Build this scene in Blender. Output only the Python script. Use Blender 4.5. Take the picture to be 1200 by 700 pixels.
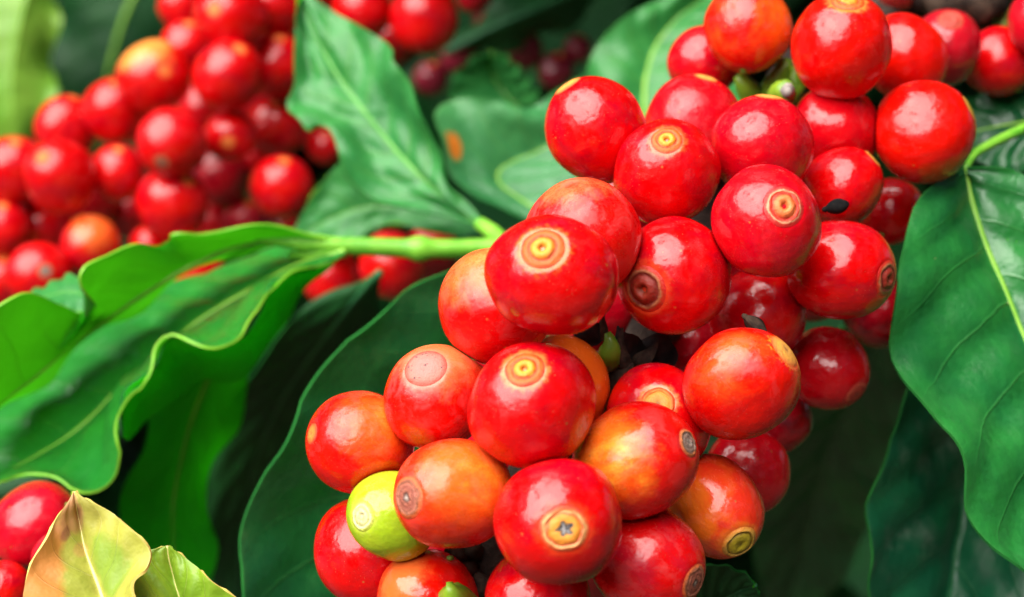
import bpy, math, random
from mathutils import Vector, Matrix, Quaternion, noise

# ------------------------------------------------------------------ scene, camera, light
# One unit is 10 cm: a ripe coffee cherry is about 0.15 units across.
sc = bpy.context.scene
for o in list(bpy.data.objects): bpy.data.objects.remove(o)
COL = sc.collection
R = math.radians

FPX = 2127.0                       # focal length in photo pixels (1200 wide)
D0 = 2.16                          # distance to the plane in focus
PITCH = R(15)
FW = Vector((0, math.cos(PITCH), -math.sin(PITCH)))
UP = Vector((0, math.sin(PITCH), math.cos(PITCH)))
RT = Vector((1, 0, 0))
CAM = -FW * 2.2

cd = bpy.data.cameras.new('camera'); cam = bpy.data.objects.new('camera', cd); COL.objects.link(cam)
cam.location = CAM; cam.rotation_euler = (R(90) - PITCH, 0, 0)
cd.sensor_width = 36; cd.lens = 36 * FPX / 1200
cd.clip_start = 0.02; cd.clip_end = 2000
cd.dof.use_dof = True; cd.dof.focus_distance = D0; cd.dof.aperture_fstop = 1.85
sc.camera = cam

SUN_DIR = Vector((-0.43, -0.37, 0.82)).normalized()
w = bpy.data.worlds.new('World'); sc.world = w; w.use_nodes = True
nt = w.node_tree; nt.nodes.clear()
sky = nt.nodes.new('ShaderNodeTexSky'); sky.sky_type = 'NISHITA'; sky.sun_disc = False
sky.sun_elevation = math.asin(SUN_DIR.z); sky.sun_rotation = math.atan2(SUN_DIR.x, SUN_DIR.y)
sky.air_density = 1.0; sky.dust_density = 4.0; sky.ozone_density = 0.6
bg = nt.nodes.new('ShaderNodeBackground'); bg.inputs[1].default_value = 0.06
wo = nt.nodes.new('ShaderNodeOutputWorld')
nt.links.new(sky.outputs[0], bg.inputs[0]); nt.links.new(bg.outputs[0], wo.inputs[0])

sl = bpy.data.lights.new('sun', 'SUN'); sun = bpy.data.objects.new('sun', sl); COL.objects.link(sun)
sl.energy = 5.0; sl.angle = R(76); sl.color = (1.0, 0.965, 0.91)
sun.rotation_euler = SUN_DIR.to_track_quat('Z', 'Y').to_euler()

sc.view_settings.view_transform = 'Standard'; sc.view_settings.look = 'None'
sc.view_settings.exposure = 0.98; sc.view_settings.gamma = 1
sc.render.engine = 'CYCLES'
sc.cycles.use_denoising = True
sc.cycles.max_bounces = 5; sc.cycles.diffuse_bounces = 3; sc.cycles.glossy_bounces = 2; sc.cycles.use_adaptive_sampling = True; sc.cycles.adaptive_threshold = 0.02; sc.cycles.transparent_max_bounces = 8
sc.cycles.caustics_reflective = False; sc.cycles.caustics_refractive = False

# ------------------------------------------------------------------ helpers
def V(px, py, d):
    """The place d units away from the camera, measured along its axis, that the photo shows at (px, py)."""
    return CAM + d * (FW + RT * ((px - 600) / FPX) + UP * ((350 - py) / FPX))
def DV(x, y, z):
    """Direction: x right, y up, z towards the viewer."""
    return (RT * x + UP * y - FW * z).normalized()

def mesh_obj(name, verts, faces, mats, parent=None, smooth=True, uvs=None, mi=None):
    me = bpy.data.meshes.new(name)
    me.from_pydata([tuple(v) for v in verts], [], faces)
    for m in mats: me.materials.append(m)
    if smooth: me.polygons.foreach_set('use_smooth', [True] * len(me.polygons))
    if mi: me.polygons.foreach_set('material_index', mi)
    if uvs:
        ul = me.uv_layers.new(name='UVMap')
        for l in me.loops: ul.data[l.index].uv = uvs[l.vertex_index]
    me.update()
    o = bpy.data.objects.new(name, me); COL.objects.link(o)
    if parent: o.parent = parent
    return o
def obj_from(name, me, parent=None):
    o = bpy.data.objects.new(name, me); COL.objects.link(o); o.parent = parent
    return o
def thing(name, label, cat, group=None, loc=(0, 0, 0)):
    o = bpy.data.objects.new(name, None); COL.objects.link(o); o.location = loc
    o.empty_display_size = 0.02
    o['label'] = label; o['category'] = cat
    if group: o['group'] = group
    return o

def catmull(pts, n):
    """n points, evenly spaced by length, on a smooth curve through pts."""
    P = [Vector(p) for p in pts]
    if len(P) == 2: P = [P[0], (P[0] + P[1]) / 2, P[1]]
    Q = [P[0] * 2 - P[1]] + P + [P[-1] * 2 - P[-2]]
    fine = []
    for i in range(1, len(Q) - 2):
        a, b, c, d = Q[i-1:i+3]
        for k in range(16):
            t = k / 16
            fine.append(0.5 * ((2*b) + (c-a)*t + (2*a-5*b+4*c-d)*t*t + (3*b-a-3*c+d)*t**3))
    fine.append(P[-1])
    L = [0]
    for i in range(1, len(fine)): L.append(L[-1] + (fine[i] - fine[i-1]).length)
    out = []; j = 0
    for k in range(n):
        s = L[-1] * k / (n - 1)
        while j < len(L) - 2 and L[j+1] < s: j += 1
        f = (s - L[j]) / max(1e-9, L[j+1] - L[j])
        out.append(fine[j].lerp(fine[j+1], min(1, max(0, f))))
    return out

def tube(pts, radii, seg=12, lump=0.0, seed=0, cap=True):
    n = len(pts); vs = []; fs = []
    up = Vector((0.13, 0.2, 0.97))
    for i, p in enumerate(pts):
        t = (pts[min(n-1, i+1)] - pts[max(0, i-1)]).normalized()
        a = t.cross(up).normalized(); b = t.cross(a)
        for k in range(seg):
            th = 2 * math.pi * k / seg
            q = a * math.cos(th) + b * math.sin(th)
            r = radii[i] * (1 + lump * noise.noise(p * 30 + q * 1.2 + Vector((seed, 0, 0))))
            vs.append(p + q * r)
    for i in range(n - 1):
        for k in range(seg):
            k2 = (k + 1) % seg
            fs.append((i*seg+k, i*seg+k2, (i+1)*seg+k2, (i+1)*seg+k))
    if cap:
        fs.append(tuple(range(seg - 1, -1, -1))); fs.append(tuple(range((n-1)*seg, n*seg)))
    return vs, fs

# ------------------------------------------------------------------ materials
class NT:
    def __init__(s, name):
        s.m = bpy.data.materials.new(name); s.m.use_nodes = True
        s.t = s.m.node_tree; s.t.nodes.clear()
        s.out = s.t.nodes.new('ShaderNodeOutputMaterial')
    def n(s, typ, **kw):
        x = s.t.nodes.new('ShaderNode' + typ)
        for k, v in kw.items(): setattr(x, k, v)
        return x
    def set(s, sock, v):
        if isinstance(v, bpy.types.NodeSocket): s.t.links.new(v, sock)
        elif isinstance(v, (tuple, list)) and len(v) == 3 and sock.type == 'RGBA': sock.default_value = (*v, 1)
        else: sock.default_value = v
    def math(s, op, a, b=0.0, c=0.0, clamp=False):
        x = s.n('Math', operation=op, use_clamp=clamp)
        s.set(x.inputs[0], a); s.set(x.inputs[1], b); s.set(x.inputs[2], c)
        return x.outputs[0]
    def smooth(s, v, lo, hi, a=0.0, b=1.0):
        x = s.n('MapRange', interpolation_type='SMOOTHSTEP')
        s.set(x.inputs[0], v); s.set(x.inputs[1], lo); s.set(x.inputs[2], hi); s.set(x.inputs[3], a); s.set(x.inputs[4], b)
        return x.outputs[0]
    def mix(s, f, a, b, blend='MIX'):
        x = s.n('Mix', data_type='RGBA', blend_type=blend)
        s.set(x.inputs[0], f); s.set(x.inputs[6], a); s.set(x.inputs[7], b)
        return x.outputs[2]
    def noise(s, vec, scale, detail=3.0, rough=0.5, dist=0.0):
        x = s.n('TexNoise'); s.set(x.inputs['Vector'], vec)
        x.inputs['Scale'].default_value = scale; x.inputs['Detail'].default_value = detail
        x.inputs['Roughness'].default_value = rough; x.inputs['Distortion'].default_value = dist
        return x.outputs[0]
    def voronoi(s, vec, scale, out=0):
        x = s.n('TexVoronoi'); s.set(x.inputs['Vector'], vec); x.inputs['Scale'].default_value = scale
        return x.outputs[out]
    def vmath(s, op, a, b=(0, 0, 0), scale=None):
        x = s.n('VectorMath', operation=op); s.set(x.inputs[0], a); s.set(x.inputs[1], b)
        if scale is not None: s.set(x.inputs[3], scale)
        return x
    def bump(s, h, strength, dist=1.0):
        x = s.n('Bump'); s.set(x.inputs['Strength'], strength); s.set(x.inputs['Distance'], dist); s.set(x.inputs['Height'], h)
        return x.outputs[0]
    def bsdf(s, color, rough=0.5, spec=0.5, normal=None, coat=0.0, coatr=0.2, sss=0.0, sssr=(1, .2, .1), sscale=0.01):
        x = s.n('BsdfPrincipled'); s.set(x.inputs['Base Color'], color); s.set(x.inputs['Roughness'], rough)
        s.set(x.inputs['Specular IOR Level'], spec)
        if normal is not None: s.set(x.inputs['Normal'], normal)
        s.set(x.inputs['Coat Weight'], coat); s.set(x.inputs['Coat Roughness'], coatr)
        if sss:
            x.inputs['Subsurface Weight'].default_value = sss
            x.inputs['Subsurface Radius'].default_value = sssr; x.inputs['Subsurface Scale'].default_value = sscale
        return x.outputs[0]
    def done(s, sh):
        s.t.links.new(sh, s.out.inputs[0]); return s.m

def leaf_mat(name, col, col2, vein, rough=0.38, trans=0.22, tcol=(0.10, 0.30, 0.01), nveins=9, slant=1.7, veinamt=0.6,
             spots=None, spec=0.5, blot=None, scale=6.0, dust=0.0, zones=()):
    a = NT(name)
    uv = a.n('UVMap'); uv.uv_map = 'UVMap'
    sx = a.n('SeparateXYZ'); a.set(sx.inputs[0], uv.outputs[0])
    u, v = sx.outputs[0], sx.outputs[1]
    s = a.math('ABSOLUTE', a.math('MULTIPLY_ADD', v, 2.0, -1.0))
    geo = a.n('NewGeometry').outputs['Position']
    nz = a.noise(geo, scale, 3, 0.6)
    nz2 = a.noise(geo, scale * 5, 3, 0.6)
    wv = a.math('SUBTRACT', a.math('MULTIPLY', u, float(nveins)), a.math('MULTIPLY', a.math('POWER', s, 1.25), slant))
    wv = a.math('ADD', wv, a.math('MULTIPLY', nz, 0.5))
    wv = a.math('ADD', wv, a.math('MULTIPLY', a.math('GREATER_THAN', v, 0.5), 0.43))
    fr = a.math('ABSOLUTE', a.math('SUBTRACT', a.math('FRACT', wv), 0.5))
    lat = a.smooth(fr, 0.035, 0.0)
    lat = a.math('MULTIPLY', lat, a.smooth(s, 1.0, 0.5, 0.1, 1.0))
    mid = a.smooth(s, 0.035, 0.012)
    # finer net of veins
    vn = a.n('TexVoronoi', feature='DISTANCE_TO_EDGE'); a.set(vn.inputs['Vector'], geo); vn.inputs['Scale'].default_value = scale * 8
    net = a.smooth(vn.outputs['Distance'], 0.10, 0.0)
    c = a.mix(a.smooth(nz, 0.35, 0.68), col, col2)
    c = a.mix(a.math('MULTIPLY', a.smooth(nz2, 0.4, 0.7), 0.35), c, tuple(x * 0.55 for x in col))
    c = a.mix(a.math('MULTIPLY', net, veinamt * 0.10), c, vein)
    c = a.mix(a.math('MULTIPLY', lat, veinamt), c, vein)
    c = a.mix(a.math('MULTIPLY', mid, min(1, veinamt * 1.5)), c, vein)
    c = a.mix(a.smooth(s, 0.965, 0.995, 0.0, 0.25), c, vein)
    if blot:
        for (bc, sc_, lo, hi, amt) in blot:
            c = a.mix(a.math('MULTIPLY', a.smooth(a.noise(geo, sc_, 4, 0.65, 0.4), lo, hi), amt), c, bc)
    for (zu, zv, ru, rv, zc, amt) in zones:
        du = a.math('DIVIDE', a.math('SUBTRACT', u, zu), ru); dv = a.math('DIVIDE', a.math('SUBTRACT', v, zv), rv)
        e = a.math('ADD', a.math('MULTIPLY', du, du), a.math('MULTIPLY', dv, dv))
        e = a.math('ADD', e, a.math('MULTIPLY', a.math('SUBTRACT', nz2, 0.5), 1.6))
        e = a.math('ADD', e, a.math('MULTIPLY', a.math('SUBTRACT', nz, 0.5), 1.6))
        c = a.mix(a.math('MULTIPLY', a.smooth(e, 1.15, 0.25), amt), c, zc)
    if spots:
        sp = a.smooth(a.voronoi(geo, spots[1], 0), spots[2], spots[2] * 0.5)
        c = a.mix(a.math('MULTIPLY', sp, a.smooth(a.noise(geo, spots[1] * .3), .5, .6)), c, spots[0])
    if dust:
        c = a.mix(a.math('MULTIPLY', a.smooth(a.noise(geo, 5.0, 5, 0.7), 0.48, 0.72), dust), c, (0.40, 0.40, 0.36))
    rg = a.math('ADD', a.math('MULTIPLY', a.noise(geo, scale * 9, 3, 0.7), 0.30), rough - 0.19)
    if dust: rg = a.math('ADD', rg, a.math('MULTIPLY', a.smooth(a.noise(geo, 5.0, 5, 0.7), 0.48, 0.72), 0.2))
    h = a.math('ADD', a.math('MULTIPLY', lat, -0.16), a.noise(geo, scale * 2.6, 4, 0.55))
    nm = a.bump(h, 0.5, 0.014)
    p = a.bsdf(c, rg, spec, nm)
    if trans:
        tr = a.n('BsdfTranslucent'); a.set(tr.inputs[0], a.mix(a.math('MULTIPLY', lat, 0.5), tcol, tuple(x * .7 for x in tcol)))
        a.set(tr.inputs[1], nm)
        mx = a.n('MixShader'); mx.inputs[0].default_value = trans
        a.t.links.new(p, mx.inputs[1]); a.t.links.new(tr.outputs[0], mx.inputs[2])
        return a.done(mx.outputs[0])
    return a.done(p)

def simple_mat(name, c1, c2, scale=20.0, rough=0.6, bump=0.3, dist=0.004, spec=0.4, detail=5):
    a = NT(name)
    tc = a.n('TexCoord').outputs['Object']
    nz = a.noise(tc, scale, detail, 0.65, 0.3)
    c = a.mix(a.smooth(nz, 0.35, 0.65), c1, c2)
    return a.done(a.bsdf(c, rough, spec, a.bump(nz, bump, dist)))

GREENV = (0.16, 0.42, 0.06)
M = {}
M['glossy'] = leaf_mat('leaf_glossy_green', (0.008, 0.090, 0.027), (0.012, 0.130, 0.028), (0.05, 0.24, 0.05), 0.36, 0.12, (0.06, 0.24, 0.01), veinamt=0.35)
M['right'] = leaf_mat('leaf_near_green', (0.008, 0.135, 0.028), (0.018, 0.20, 0.030), (0.05, 0.26, 0.05), 0.40, 0.12, (0.06, 0.24, 0.01),
                      spots=((0.55, 0.40, 0.20), 26.0, 0.05), veinamt=0.40, nveins=8, spec=0.7)
M['bluish'] = leaf_mat('leaf_bluish_green', (0.006, 0.105, 0.045), (0.010, 0.145, 0.050), (0.06, 0.24, 0.09), 0.42, 0.06, (0.03, 0.12, 0.02), nveins=6, veinamt=0.25, dust=0.45)
M['pale'] = leaf_mat('leaf_pale_green', (0.024, 0.19, 0.042), (0.040, 0.25, 0.050), (0.16, 0.42, 0.07), 0.42, 0.15, (0.10, 0.30, 0.03), spec=0.4)
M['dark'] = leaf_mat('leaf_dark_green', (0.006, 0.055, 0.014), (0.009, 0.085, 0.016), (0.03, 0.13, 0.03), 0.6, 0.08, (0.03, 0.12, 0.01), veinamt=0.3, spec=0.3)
M['under'] = leaf_mat('leaf_underside_green', (0.035, 0.40, 0.008), (0.055, 0.46, 0.010), (0.14, 0.52, 0.03), 0.55, 0.55, (0.16, 0.90, 0.02), spec=0.3, veinamt=0.25)
M['thin'] = leaf_mat('leaf_thin_glossy_green', (0.012, 0.175, 0.026), (0.020, 0.23, 0.026), (0.10, 0.36, 0.05), 0.34, 0.36, (0.70, 0.98, 0.40), spec=0.6, veinamt=0.4)
M['limp'] = leaf_mat('leaf_thin_green', (0.014, 0.27, 0.010), (0.026, 0.34, 0.010), (0.06, 0.36, 0.03), 0.5, 0.58, (0.24, 0.97, 0.05), spec=0.3, veinamt=0.25)
M['yellow'] = leaf_mat('leaf_yellowing', (0.44, 0.39, 0.08), (0.36, 0.38, 0.05), (0.66, 0.58, 0.24), 0.5, 0.15, (0.6, 0.5, 0.05), spec=0.3, nveins=6, veinamt=0.35,
                       zones=[(.56, .68, .22, .20, (.17, .30, .03), .8), (.46, .32, .20, .18, (.28, .33, .04), .6), (.62, .10, .36, .20, (.56, .20, .05), .9), (.90, .34, .14, .40, (.54, .24, .12), .85),
                              (.79, .26, .045, .08, (.26, .08, .05), .75), (.70, .45, .05, .10, (.62, .30, .12), .5)])
M['lime'] = leaf_mat('leaf_lime', (0.20, 0.42, 0.02), (0.34, 0.50, 0.03), (0.66, 0.66, 0.16), 0.42, 0.15, (0.4, 0.5, 0.03), nveins=6, veinamt=0.3,
                     blot=[((0.07, 0.27, 0.02), 6.0, 0.5, 0.66, 0.6)])
M['spotted'] = leaf_mat('leaf_pale_spotted', (0.040, 0.23, 0.070), (0.06, 0.28, 0.08), (0.20, 0.46, 0.10), 0.42, 0.15, (0.10, 0.30, 0.03), veinamt=.4, zones=[(.43, .10, .05, .07, (.80, .22, .02), 1)])
M['lightfar'] = leaf_mat('leaf_light_far', (0.20, 0.46, 0.04), (0.30, 0.54, 0.06), (0.36, 0.6, 0.1), 0.38, 0.3, (0.4, 0.9, 0.05))
M['edge'] = simple_mat('leaf_margin', (0.14, 0.44, 0.02), (0.22, 0.50, 0.03), 10, 0.5, 0.1)
M['edge_d'] = simple_mat('leaf_margin_dark', (0.010, 0.10, 0.018), (0.016, 0.14, 0.022), 10, 0.9, 0.1, spec=0.1)
M['rib_p'] = simple_mat('midrib_pale', (0.08, 0.32, 0.05), (0.13, 0.38, 0.06), 14, 0.5, 0.15)
M['edge_y'] = simple_mat('leaf_margin_yellow', (0.75, 0.62, 0.15), (0.62, 0.50, 0.12), 10, 0.5, 0.1)
M['rib'] = simple_mat('midrib_green', (0.20, 0.46, 0.04), (0.28, 0.54, 0.06), 14, 0.42, 0.15)
M['rib_y'] = simple_mat('midrib_yellow', (0.80, 0.66, 0.24), (0.70, 0.60, 0.20), 14, 0.45, 0.15)
M['rib_d'] = simple_mat('midrib_dark', (0.02, 0.13, 0.05), (0.03, 0.17, 0.06), 14, 0.45, 0.15)
M['twig'] = simple_mat('twig_green', (0.085, 0.34, 0.018), (0.20, 0.50, 0.04), 14, 0.42, 0.4)
M['bark'] = simple_mat('bark_brown', (0.018, 0.012, 0.010), (0.060, 0.040, 0.032), 16, 0.9, 0.9, 0.012, spec=0.15)
M['bract'] = simple_mat('bract_dark', (0.008, 0.006, 0.007), (0.035, 0.026, 0.026), 30, 0.8, 0.6, 0.006, spec=0.15)
M['bract_l'] = simple_mat('bract_tan', (0.060, 0.038, 0.026), (0.018, 0.012, 0.010), 40, 0.85, 0.6, 0.006, spec=0.12)
M['bud'] = simple_mat('bud_green', (0.10, 0.22, 0.015), (0.20, 0.34, 0.02), 12, 0.35, 0.2)
M['stalk'] = simple_mat('stalk_green', (0.10, 0.24, 0.02), (0.22, 0.30, 0.05), 20, 0.5, 0.3)
M['husk'] = simple_mat('husk_black', (0.004, 0.004, 0.005), (0.010, 0.009, 0.009), 50, 0.9, 0.5, 0.003, spec=0.1)
M['fleck'] = simple_mat('bud_tip_grey', (0.30, 0.27, 0.25), (0.08, 0.07, 0.06), 60, 0.7, 0.5, 0.003)
M['soil'] = simple_mat('soil_brown', (0.035, 0.022, 0.014), (0.075, 0.048, 0.030), 1.5, 0.9, 0.8, 0.2)

# ------------------------------------------------------------------ ground
S = 600
gv = []; gf = []
N = 60
for j in range(N + 1):
    for i in range(N + 1):
        x = (i / N * 2 - 1); y = (j / N * 2 - 1)
        x = math.copysign(abs(x) ** 2.2, x) * S; y = math.copysign(abs(y) ** 2.2, y) * S
        gv.append((x, y, -10 + 0.35 * noise.noise(Vector((x * .25, y * .25, 0)))))
for j in range(N):
    for i in range(N):
        a = j * (N + 1) + i; gf.append((a, a + 1, a + N + 2, a + N + 1))
g = mesh_obj('ground', gv, gf, [M['soil']]); g['kind'] = 'structure'; g['label'] = 'bare brown soil under the coffee bushes'

# ------------------------------------------------------------------ mass of leaves deep in the bush, and unseen leaves added to block light
def add_leaf_blade(vs, fs, c, ax, side, nrm, ln, wd, curl, uvs):
    b0 = len(vs); n = 7
    for i in range(n):
        t = i / (n - 1)
        ww = wd * (math.sin(math.pi * t ** 0.85) ** 0.8) * 0.5 + 0.002
        p = c + ax * (ln * (t - .5)) + nrm * (curl * ln * (0.25 - (t - .5) ** 2))
        for s in (-1, 0, 1):
            vs.append(p + side * ww * s - nrm * (0.22 * ww * (1 - abs(s))) + nrm * 0.05 * ww * math.sin(t * 17 + s))
            uvs.append((t, s * .5 + .5))
    for i in range(n - 1):
        for s in range(2):
            a = b0 + i * 3 + s; fs.append((a, a + 1, a + 4, a + 3))
def leaf_mass(name, label, count, box, mats, seed, lmin=0.9, lmax=1.6, extra=None):
    rnd = random.Random(seed); vs = []; fs = []; uvs = []; mi = []
    k = 0
    while k < count:
        if extra and k >= count - extra[0]: box, lmin, lmax = extra[1:]
        px, py, d = rnd.uniform(*box[0]), rnd.uniform(*box[1]), rnd.uniform(*box[2])
        c = V(px, py, d)
        ax = Vector((rnd.gauss(0, 1), rnd.gauss(0, .5), rnd.gauss(-.5, .6))).normalized()
        q = Vector((rnd.gauss(0, .6), -0.8, rnd.gauss(.7, .5)))
        side = ax.cross(q).normalized(); nrm = side.cross(ax).normalized()
        ln = rnd.uniform(lmin, lmax)
        f0 = len(fs)
        add_leaf_blade(vs, fs, c, ax, side, nrm, ln, ln * rnd.uniform(.34, .46), rnd.uniform(-.5, .5), uvs)
        if extra and any(350 - FPX * (q - CAM).dot(UP) / (q - CAM).dot(FW) > -40 for q in vs[-21:]):
            del vs[-21:], uvs[-21:], fs[f0:]; continue
        mi += [rnd.randrange(len(mats))] * (len(fs) - f0)
        k += 1
    o = mesh_obj(name, vs, fs, mats, None, True, uvs, mi); o['kind'] = 'stuff'; o['label'] = label; o['category'] = 'foliage'
    return o
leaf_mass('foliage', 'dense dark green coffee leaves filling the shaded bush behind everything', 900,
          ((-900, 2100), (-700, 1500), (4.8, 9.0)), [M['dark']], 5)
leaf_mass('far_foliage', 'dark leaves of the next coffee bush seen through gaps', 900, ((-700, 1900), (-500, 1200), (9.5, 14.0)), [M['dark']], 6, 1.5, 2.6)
leaf_mass('added_shade_leaves', 'unseen leaves added above the view to shade the background', 360, ((350, 2500), (-1500, -170), (3.9, 9.0)), [M['dark'], M['glossy']], 8, 1.1, 1.9,
          extra=(44, ((330, 780), (-560, -230), (3.2, 3.95)), 0.5, 0.85))  # leaves added out of view as shadow casters for the recesses behind

def sky_blocker():  # unseen leaves added to block the sky, leaving a gap towards the sun
    rnd = random.Random(11); vs = []; fs = []; uvs = []; mi = []
    k = 0
    while k < 520:
        z = rnd.uniform(-.35, 1); az = rnd.uniform(0, 2 * math.pi); h = math.sqrt(1 - z * z)
        dr = Vector((h * math.cos(az), h * math.sin(az), z))
        gap = math.degrees(dr.angle(SUN_DIR))
        if gap < 45 and rnd.random() > .09: continue
        if gap < 52 and rnd.random() > .5: continue
        if dr.y > .35 and z < .30: continue
        c = dr * rnd.uniform(4.5, 7.0)
        ax = Vector((rnd.gauss(0, 1), rnd.gauss(0, 1), rnd.gauss(-.3, .4))).normalized()
        q = dr + Vector((rnd.gauss(0, .35), rnd.gauss(0, .35), rnd.gauss(0, .35)))
        side = ax.cross(q).normalized(); nrm = side.cross(ax).normalized()
        ln = rnd.uniform(1.2, 2.0); f0 = len(fs)
        add_leaf_blade(vs, fs, c, ax, side, nrm, ln, ln * rnd.uniform(.36, .48), rnd.uniform(-.4, .4), uvs)
        mi += [rnd.randrange(2)] * (len(fs) - f0); k += 1
    o = mesh_obj('sky_blocking_leaves', vs, fs, [M['dark'], M['glossy']], None, True, uvs, mi); o['kind'] = 'stuff'
    o['label'] = 'unseen leaves added around the cherries to block the sky and shape the highlights'; o['category'] = 'foliage'
sky_blocker()

# ------------------------------------------------------------------ leaves
def leaf(label, Lp, Mp, Rp, top, bottom, edge=None, rib='rib', under=False, thick=0.0035, ribw=0.010, ripple=0.0, rfreq=7, group=None,
         quilt=0.010, nveins=9, nu=56, nh=14, cup=0.0, petiole=None, petr=0.014, seed=0, name='leaf', onto=None, wave=0.0):
    """A blade between the curves Lp and Rp with its midrib on Mp, each a list of (px, py, distance)."""
    if isinstance(ripple, (int, float)): ripple = (ripple, ripple)
    L, Mi, Rr = [catmull([V(*p) for p in q], nu) for q in (Lp, Mp, Rp)]
    if onto: t = onto; base = onto.location.copy()
    else: t = thing(name, label, 'leaf', group, Mi[0]); base = Mi[0]
    W = 2 * nh + 1
    P = [[None] * W for _ in range(nu)]
    for i in range(nu):
        for k in range(W):
            s = (k - nh) / nh
            e = L[i] if s < 0 else Rr[i]
            P[i][k] = Mi[i].lerp(e, abs(s))
    def normals(P):
        out = [[None] * W for _ in range(nu)]
        for i in range(nu):
            for k in range(W):
                du = P[min(nu-1, i+1)][k] - P[max(0, i-1)][k]; dv = P[i][min(W-1, k+1)] - P[i][max(0, k-1)]
                n = du.cross(dv)
                out[i][k] = n.normalized() if n.length > 1e-12 else None
        for i in range(nu):
            for k in range(W):
                if out[i][k] is None: out[i][k] = out[min(nu-2, max(1, i))][k] or -FW
        return out
    Nn = normals(P)
    mean = Vector((0, 0, 0))
    for i in range(nu):
        for k in range(W): mean += Nn[i][k]
    sg = 1 if mean.dot(FW) < 0 else -1          # sg*N points to the viewer
    for i in range(nu):
        u = i / (nu - 1); env = math.sin(math.pi * min(1, max(0, u))) ** 0.5
        for k in range(W):
            s = (k - nh) / nh; a = abs(s)
            wv = u * nveins - 1.7 * a ** 1.25 + (0.43 if s > 0 else 0)
            q = quilt * env * (abs(math.sin(math.pi * (wv + .5))) ** 0.7) * min(1, a * 4) * (1 - 0.5 * a)
            rp = ripple[0] if s < 0 else ripple[1]
            r = rp * a ** 2.5 * math.sin(rfreq * math.pi * 2 * u + seed + (1.3 if s > 0 else 0)) * env
            r += rp * 0.6 * a ** 2 * noise.noise(Vector((u * 7, s * 2, seed)))
            c = cup * (a ** 1.6) * env + wave * env * min(1, a * 2) * noise.noise(Vector((u * 3.2, s * 1.3, seed + 5)))
            P[i][k] = P[i][k] + Nn[i][k] * sg * (q + r + c)
    Nn = normals(P)
    vs = []; uvs = []
    for i in range(nu):
        for k in range(W):
            vs.append(P[i][k] - base); uvs.append((i / (nu - 1), k / (W - 1)))
    off = nu * W
    for i in range(nu):
        for k in range(W):
            vs.append(P[i][k] - Nn[i][k] * sg * thick - base); uvs.append((i / (nu - 1), k / (W - 1)))
    fs = []; mi = []
    fr, bk = (1, 0) if under else (0, 1)
    for i in range(nu - 1):
        for k in range(W - 1):
            a = i * W + k
            q = (a, a + 1, a + W + 1, a + W)
            if sg > 0: q = q[::-1]
            q = q[::-1]
            fs.append(q); mi.append(fr)
            fs.append(tuple(x + off for x in q[::-1])); mi.append(bk)
    for k in (0, W - 1):
        b0 = len(vs)
        for i in range(nu):
            for o_ in (0, off): vs.append(vs[i * W + k + o_]); uvs.append(uvs[i * W + k])
        for i in range(nu - 1):
            a = b0 + 2 * i
            fs.append((a, a + 2, a + 3, a + 1)); mi.append(2)
    mesh_obj('rolled_margin' if onto else 'blade', vs, fs, [M[top], M[bottom], M[edge or 'edge_d']], t, True, uvs, mi)
    # raised midrib
    if ribw:
        mp = [P[i][nh] - base - Nn[i][nh] * sg * thick * .5 for i in range(nu)]
        rr = [max(0.0025, ribw * (1 - 0.8 * i / (nu - 1))) for i in range(nu)]
        v, f = tube(mp, rr, 8)
        mesh_obj('midrib', v, f, [M[rib]], t)
    if petiole:
        pp = catmull([V(*p) for p in petiole], 14)
        v, f = tube([p - base for p in pp], [petr * (1.25 - .4 * i / 13) for i in range(14)], 10)
        mesh_obj('petiole', v, f, [M['twig']], t)
    return t

# two wavy leaves on the green twig, to the left
wavy = leaf('wavy bright green leaf with its underside showing, upper one on the green twig',
     [(400, 284, 2.84), (350, 272, 2.80), (290, 268, 2.76), (235, 268, 2.74), (203, 269, 2.72), (196, 286, 2.76), (168, 288, 2.70), (125, 294, 2.66), (100, 306, 2.62),
      (95, 324, 2.60), (106, 350, 2.66), (98, 366, 2.72), (70, 356, 2.68), (40, 346, 2.60), (10, 352, 2.56), (-30, 375, 2.54)],
     [(400, 288, 2.84), (340, 280, 2.83), (280, 288, 2.82), (225, 312, 2.80), (180, 338, 2.78), (130, 372, 2.76), (85, 404, 2.74), (45, 440, 2.72), (5, 470, 2.70), (-60, 520, 2.66)],
     [(400, 290, 2.84), (340, 284, 2.87), (282, 293, 2.88), (228, 318, 2.88), (184, 343, 2.87), (134, 377, 2.86), (90, 410, 2.85), (50, 446, 2.84), (10, 478, 2.82), (-60, 524, 2.70)],
     'thin', 'under', edge='edge', under=True, ripple=0.012, rfreq=4, ribw=0.008, quilt=0.004, seed=1.0, nu=80)
leaf('',
     [(112, 352, 2.74), (100, 330, 2.78), (82, 322, 2.80), (60, 332, 2.80), (36, 342, 2.78), (10, 352, 2.75)],
     [(112, 358, 2.73), (96, 345, 2.75), (78, 342, 2.76), (56, 347, 2.76), (34, 352, 2.75), (8, 360, 2.73)],
     [(112, 366, 2.72), (98, 368, 2.72), (76, 366, 2.72), (54, 362, 2.72), (32, 366, 2.72), (6, 372, 2.72)],
     'pale', 'under', ripple=0.004, ribw=0.0, quilt=0.002, nu=30, nh=6, onto=wavy)
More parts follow.
